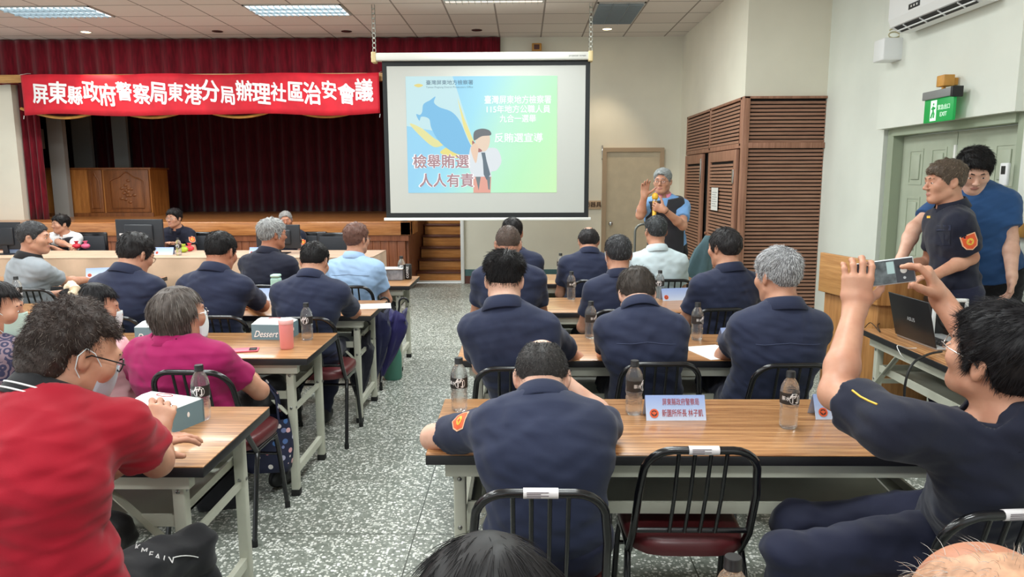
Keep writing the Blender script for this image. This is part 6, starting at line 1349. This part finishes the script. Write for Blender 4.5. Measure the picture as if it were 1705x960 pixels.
# --- left block, second table
def bob(F, q, c, R, s):
    F.ell(q(0, -.012, .03), np.array((.094, .112, .101)) * s, R, .02); F.cone(q(-.0, -.03, .0), q(0, -.045, -.085), .092 * s, .074 * s, .04)
    F.cone(q(.066, .005, .0), q(.066, .0, -.05), .026 * s, .022 * s, .03).cone(q(-.066, .005, .0), q(-.066, .0, -.05), .026 * s, .022 * s, .03)
    F.fn(lambda P: (-( (lambda l: np.maximum(np.maximum(.040 - .048 * np.clip((.025 - l[:, 2]) / .03, 0, 1) - l[:, 1], l[:, 2] - .058), np.abs(l[:, 0]) - .12))((P - c) @ R / s)) * s).astype(np.float32), .02, 'max')
    F.disp = lambda P: (vnoise(((P - c) @ R / s * np.array([1, 1, .35])).astype(np.float32), 90, 4) * .0025).astype(np.float32); F.amp = .004
person('person in magenta polo with straight grey-brown hair and a white mask', hd(300, 525, 3.200), hd=-.22, yaw=-.42, pitch=-.12, hip=hp(322, 3.240), sh=.50, s=1.05, build=1.16, skin='mid', shirt='polo_magenta', trousers='black_cloth', h=.008, nbo=(0, 0, .03), mask='mask', glasses='wire', tuck=False, bulge=.03,
       hair=dict(style='bob', make=bob, dark=(68, 60, 56), base=(82, 74, 70), light=(170, 162, 156), frac=.34, n=5200, w=.0009, L=.05, lift=.015, down=1.6, jit=.06), arms=dict(R=dict(elbow=wr(432, 650, 3.320), wrist=wr(385, 600, 3.670), sleeve=.6), L=dict(wrist=wr(240, 600, 3.620))))
def bunf(F, q, c, R, s):
    F.ell(q(0, -.012, .028), np.array((.084, .105, .097)) * s, R, .02); F.ell(q(-.0, -.115, .055), np.array((.035, .04, .035)) * s, R, .02); F.cone(q(0, -.05, -.01), q(0, -.065, -.055), .07 * s, .055 * s, .03)
    F.fn(lambda P: (-((lambda l: np.maximum(.030 - l[:, 1], l[:, 2] - .06))((P - c) @ R / s)) * s).astype(np.float32), .02, 'max')
def pink_x(c):
    q = c['q']; mb = MB(); pts = [np.array(q(.046 * cos(a), -.108 + .012 * sin(2 * a), .055 + .046 * sin(a))) for a in np.linspace(0, 2 * pi, 22, endpoint=False)]; mb.tube(pts, [.020 + .006 * sin(i * 2.4) for i in range(22)], 8, closed=True); emit_mb(c, mb, 'scrunchie', M['scrunchie'])
person('woman in pale pink blouse with black hair tied in a cream scrunchie', hd(160, 512, 3.32), hd=-.3, yaw=-.70, pitch=.15, roll=.0, hip=hp(190, 3.34), sh=.40, s=.95, skin='mid', shirt='blouse_pink', trousers='black_cloth', h=.009, mask='mask', tuck=False,
       hair=dict(style='bun', make=bunf, dark=(24, 22, 24), n=3600, w=.0009, L=.045, lift=.02, down=.6, jit=.08), extras=dict(fn=pink_x), bust=1)
person('masked woman with black hair and navy lace sleeves at the left edge', hd(-6, 514, 3.100), hd=-.2, yaw=-.95, pitch=.12, hip=hp(5, 3.160), sh=.42, s=1.0, build=1.05, skin='mid', shirt='lace', trousers='navy_dress', h=.008, mask='mask_green', tuck=False, collar=False, vest='navy_dress',
       hair=dict(style='bun', make=bunf, dark=(28, 25, 26), n=3600, w=.0009, L=.045, lift=.02, down=.6, jit=.08), arms=dict(R=dict(elbow=wr(62, 650, 3.200), wrist=wr(95, 625, 3.530), sleeve=.68), L=dict(wrist=wr(-60, 600, 3.480))))
# --- left block, nearest table
def curly(F, q, c, R, s):
    F.ell(q(0, -.020, .040), np.array((.084, .104, .094)) * s, R, .02); F.ell(q(0, -.06, -.02), np.array((.078, .062, .07)) * s, R, .04)
    F.fn(lambda P: (-((lambda l: np.maximum(np.maximum(.030 - l[:, 1], l[:, 2] - .052), np.abs(l[:, 0]) - .115))((P - c) @ R / s)) * s).astype(np.float32), .03, 'max')
    F.fn(lambda P: (-((lambda l: np.linalg.norm((l - np.array([.085, .005, -.02])) / np.array([.045, .05, .05]), axis=1) * .045 - .045)((P - c) @ R / s)) * s).astype(np.float32), .02, 'max')
    F.disp = lambda P: (vnoise(((P - c) @ R / s).astype(np.float32), 60, 8) * .006 + vnoise(((P - c) @ R / s).astype(np.float32), 140, 2) * .003).astype(np.float32); F.amp = .012
def red_x(c):
    st = []
    for t in np.linspace(0, 1, 16):
        o = c['sp'](.90 - .25 * t) + c['rt'] * (.02 - .22 * t) + c['bk'] * .4; p = c['march'](o, -c['bk'])
        if p is not None: st.append(p + c['bk'] * .003)
    if len(st) > 3: emit_mb(c, MB().tube(st, .004, 6), 'bag_strap', mat('tan_strap', (112, 84, 66), .6))
    cp = np.array([0, 0, CAMZ]); path = [(196, 893), (207, 899), (218, 905), (229, 909), (240, 912), (251, 914)] ; prev = None
    def onleg(px, py):
        t = wr(px, py, 1.9); d_ = nrm(t - cp); p_ = t - d_ * .5
        for _ in range(50):
            k_ = float(c['TF'].ev(p_[None].astype(np.float32))[0]); p_ = p_ + d_ * k_ * .8
        return (p_ - d_ * .002, d_) if abs(k_) < .01 else (None, d_)
    for ch, (px, py) in zip('KMEAIN', path):
        p_, d_ = onleg(px + 33, py + 18)
        if p_ is not None: rr_ = nrm(np.cross(d_, [0, 0, 1.])); uu_ = np.cross(rr_, d_); text(ch, .022, M['stripe_white'], c['root'], 'trouser_lettering', frame_mx(p_ - c['off'], rr_ * .95 - uu_ * .3, uu_ * .95 + rr_ * .3), bold=.02)
    ln = [onleg(288 + 7 * k, 928 - 2.2 * k + .35 * k * k)[0] for k in range(7)]; ln = [v for v in ln if v is not None]
    if len(ln) > 2: emit_mb(c, MB().tube(ln, .0016, 5), 'piping', M['stripe_white'])
    s0, E, Wt, a = c['A']['R']; d = nrm(Wt - E); w = Wt + d * .10
    emit_mb(c, MB().tube([w + np.array([-.03, -.02, .05]), w + np.array([.03, .03, -.01])], .0045, 8), 'pen', M['white_paint'])
RK = np.array([-.99, 2.02, .53])
person('person in red polo with curly dark hair and grey mask, at the nearest left table', hd(126, 588, 1.84), hd=-.42, yaw=-.20, pitch=.42, hip=np.array([-1.20, 1.70, .56]), sh=.45, s=1.05, build=1.22, skin='mid', shirt='polo_red', trousers='black_cloth', collar_mat='collar_black', stripes=True, h=.007, mask='mask_grey', glasses='thick', tuck=False, bulge=.06, wr=.009,
       hair=dict(style='curly', make=curly, dark=(50, 40, 37), base=(56, 45, 41), light=(156, 144, 134), frac=.12, n=12000, w=.0006, L=.020, lift=.28, wave=.34, jit=.45), extras=dict(fn=red_x),
       arms=dict(R=dict(S=wr(196, 712, 1.800), elbow=wr(262, 768, 1.980), wrist=wr(258, 722, 2.140), sleeve=.60, flare=1.14, hdir=(.0, .5, .55), hn=(-.5, .55, -.6), curl=(.55, .6, .4), hs=1.0), L=dict(wrist=(-1.15, 2.10, .80), sleeve=.7)),
       legs=dict(R=(RK, (-.97, 2.06, .095), (-.93, 2.24, .035)), L=((-1.28, 2.10, .53), (-1.26, 2.14, .095), (-1.24, 2.30, .035))))
# --- behind the front desk
person('officer in dark vest and white shirt seated left behind the front desk', hd(101, 373, 9.5), hd=pi, yaw=-.55, hip=hp(103, 9.62), sh=.44, skin='mid', shirt='shirt_white', vest='vest_black', trousers='black_cloth', h=.013, hair=dict(style='full', n=900, w=.002), arms=dict(L=dict(wrist=wr(88, 412, 9.2)), R=dict(wrist=wr(118, 410, 9.2))))
def deskbadge(c): shield(c, k='L', frac=.40, face=-c['rt'] * .3 + np.array([.5, -1, .1]), size=1.3)
person('smiling police officer in glasses seated in the middle behind the front desk', hd(290, 363, 9.5), hd=pi, yaw=-.22, hip=hp(294, 9.62), sh=.44, skin='mid', shirt='navy_dark', h=.013, glasses='wire', hair=dict(style='full', n=900, w=.002), extras=dict(fn=deskbadge), arms=dict(L=dict(wrist=wr(300, 408, 9.25)), R=dict(wrist=wr(278, 408, 9.25))))
person('grey-haired police officer seated at the right end behind the front desk', hd(476, 367, 9.5), hd=pi, yaw=.25, roll=.1, hip=hp(484, 9.62), sh=.44, skin='tan', shirt='navy_dark', h=.013, hair=dict(style='crop', dark=(120, 116, 114), light=(180, 178, 176), frac=.5, n=900, w=.002), extras=dict(fn=deskbadge))
# --- standing people
def spk_x(c):
    s0, E, Wt, a = c['A']['L']; d = nrm(Wt - E); b, t = wr(1089, 362, 6.70), wr(1091, 322, 6.78); ax = nrm(t - b); L = np.linalg.norm(t - b)
    mb = MB(); mb.mat(0).tube([b, b + ax * L * .68], [.017, .021], 14).mat(1).tube([b + ax * L * .66, b + ax * L * .72], [.024, .024], 14).mat(0).ell(t - ax * .03, (.031, .031, .036), 14, 10); o = mb.build('microphone', [M['mic_yellow'], M['chrome']], None); tag(o, 'yellow microphone held by the standing speaker', 'microphone')
    wrp = c['A']['R'][2]; p = wr(1076, 312, 6.80); tag(MB().rbox((-.018, -.012, -.06), (.018, .012, .06), .008).build('remote_control', M['black'], None, tuple(p)), 'small black presenter remote in the raised hand of the speaker', 'remote control')
    emit_mb(c, MB().tube([Wt - d * .02 + (np.cross(d, c['up']) * cos(k) + np.cross(d, np.cross(d, c['up'])) * sin(k)) * .031 for k in np.linspace(0, 2 * pi, 16, endpoint=False)], .007, 6, closed=True), 'wristband', M['black'])
    cp = np.array([0, 0, CAMZ]); tgt = wr(1109, 343, 6.95); d = nrm(tgt - cp); q = c['march'](tgt - d * .35, d, 40)
    if q is not None:
        f = -d; u = nrm(np.cross(f, [0, 0, 1.])); v = np.cross(u, f); q = q + f * .004; em = MB(); em.tube([q + (u * cos(k) + v * sin(k)) * .036 for k in np.linspace(0, 2 * pi, 6, endpoint=False)], .006, 6, closed=True).ell(q, (.015, .006, .015), 10, 6); emit_mb(c, em, 'vest_emblem', M['patch_gold'])
person('standing speaker in black vest and sky blue polo, holding a yellow microphone', hd(1103, 302, 7.0), hd=pi + .0, yaw=-.42, pitch=-.02, hip=hp(1113, 7.05, .93), sh=.46, s=1.0, build=1.05, stand=True, skin='mid', shirt='polo_sky', vest='vest_black', collar_mat='collar_pink', trousers='black_cloth', h=.010, bulge=-.01, glasses='dark', hair=dict(style='crop', dark=(84, 86, 88), base=(132, 136, 136), light=(176, 180, 180), frac=.5, n=1800, w=.0011, front=.06, top=.018, side=.007, lift=.08, jit=.08), extras=dict(fn=spk_x),
       arms=dict(R=dict(elbow=wr(1066, 358, 6.85), wrist=wr(1073, 326, 6.78), hdir=(.02, -.1, 1), hn=(.15, -.9, 0), curl=((.2, .3, .2), (.2, .3, .2), (.25, .4, .3), (.3, .4, .3)), sleeve=.6), L=dict(elbow=wr(1137, 376, 6.80), wrist=wr(1106, 349, 6.68), hdir=(-.9, .1, .3), hn=(-.2, .6, .2), curl=(.7, .9, .6), sleeve=.62)))
def off_x(c):
    shield(c, k='L', frac=.42, face=np.array([-.25, -1, .1]), size=1.35); cp = np.array([0, 0, CAMZ])
    def patch(px, py, w, h_, name, m):
        V = []
        for i, (a, b) in enumerate(((-1, -1), (0, -1), (1, -1), (1, 1), (0, 1), (-1, 1))):
            t = wr(px + a * w / 2, py + b * h_ / 2, 4.2); d = nrm(t - cp); p = c['march'](t - d * .5, d, 40)
            if p is None: return
            V.append(p - d * .003)
        V2 = [v + (v - cp) * .0012 for v in V]; mb = MB().add(V + V2, [(0, 1, 4, 5), (1, 2, 3, 4)] + [(i, 6 + i, 6 + (i + 1) % 6, (i + 1) % 6) for i in range(6)]); emit_mb(c, mb, name, m)
    patch(1571, 379, 24, 9, 'pocket_flap', M['navy']); patch(1571, 397, 21, 22, 'chest_pocket', M['navy_dark']); patch(1546, 361, 6, 4, 'name_tag', M['patch_gold'])
person('standing police officer in profile beside the podium, orange badge on his sleeve', hd(1573, 303, 4.28), hd=1.42, yaw=.12, pitch=.04, hip=hp(1592, 4.30, .95), sh=.43, s=1.02, stand=True, skin='mid', shirt='navy_dark', h=.007, bulge=-.01, belt=True, tuck=True, hair=dict(style='full', dark=(84, 72, 60), base=(80, 68, 58), light=(170, 152, 134), frac=.4, n=4200, w=.0009, L=.024, front=.046, low=-.012, lift=.10, jit=.1, top=.020, side=.006), extras=dict(fn=off_x),
       arms=dict(L=dict(elbow=wr(1616, 428, 4.15), wrist=wr(1557, 458, 4.12), sleeve=.78, flare=1.12, hdir=(-.9, .2, -.2), curl=(.4, .5, .3)), R=dict(wrist=(2.28, 4.50, 1.06))))
def blue_x(c): pass
person('tall man in steel blue polo looking down behind the officer at the podium', hd(1622, 284, 4.60), hd=2.75, yaw=.05, pitch=.48, hip=hp(1648, 4.66, 1.0), sh=.47, s=1.08, build=1.02, stand=True, skin='pale', shirt='polo_blue', trousers='black_cloth', h=.008, bulge=.0, tuck=False, hair=dict(style='full', n=4200, w=.0010, L=.03, lift=.35), 
       arms=dict(R=dict(elbow=wr(1522, 380, 4.62), wrist=wr(1500, 432, 4.50), sleeve=.62), L=dict(elbow=wr(1682, 398, 4.55), wrist=wr(1685, 462, 4.42), sleeve=.62, hdir=(-.05, -.05, -1), hn=(-.9, .3, 0), curl=(.4, .5, .4))))
# --- heads at the bottom edge
def longh(F, q, c, R, s):
    F.ell(q(0, -.014, .03), np.array((.090, .110, .098)) * s, R, .02); F.cone(q(0, -.035, .0), q(0, -.06, -.12), .086 * s, .078 * s, .04)
    F.fn(lambda P: (-((lambda l: np.maximum(.040 - l[:, 1], l[:, 2] - .06))((P - c) @ R / s)) * s).astype(np.float32), .02, 'max')
    F.disp = lambda P: (vnoise(((P - c) @ R / s * np.array([1, 1, .35])).astype(np.float32), 90, 4) * .002).astype(np.float32); F.amp = .004
person('person with glossy black hair whose head top alone shows at the bottom edge', hd(812, 1066, .80), pitch=.42, hip=np.array([-.05, .48, .55]), sh=.42, s=.98, skin='mid', shirt='black_cloth', trousers='black_cloth', h=.009, hair=dict(style='long', make=longh, dark=(26, 24, 25), light=(50, 46, 45), frac=.15, n=9000, w=.0005, L=.06, lift=.008, down=.9, jit=.06))
person('person with a bald head fringed by short grey hair at the bottom right corner', hd(1645, 1092, .70), pitch=.40, hip=np.array([.50, .34, .55]), sh=.44, s=1.0, skin='tan', shirt='shirt_white', trousers='black_cloth', h=.009, hair=dict(style='balding', dark=(150, 128, 112), base=(186, 142, 114), light=(206, 200, 194), frac=.5, n=1500, w=.0003, top=.0003, side=.0012, L=.026, lift=.7, bald=(0, .03, .10, .045, .07, .06)))
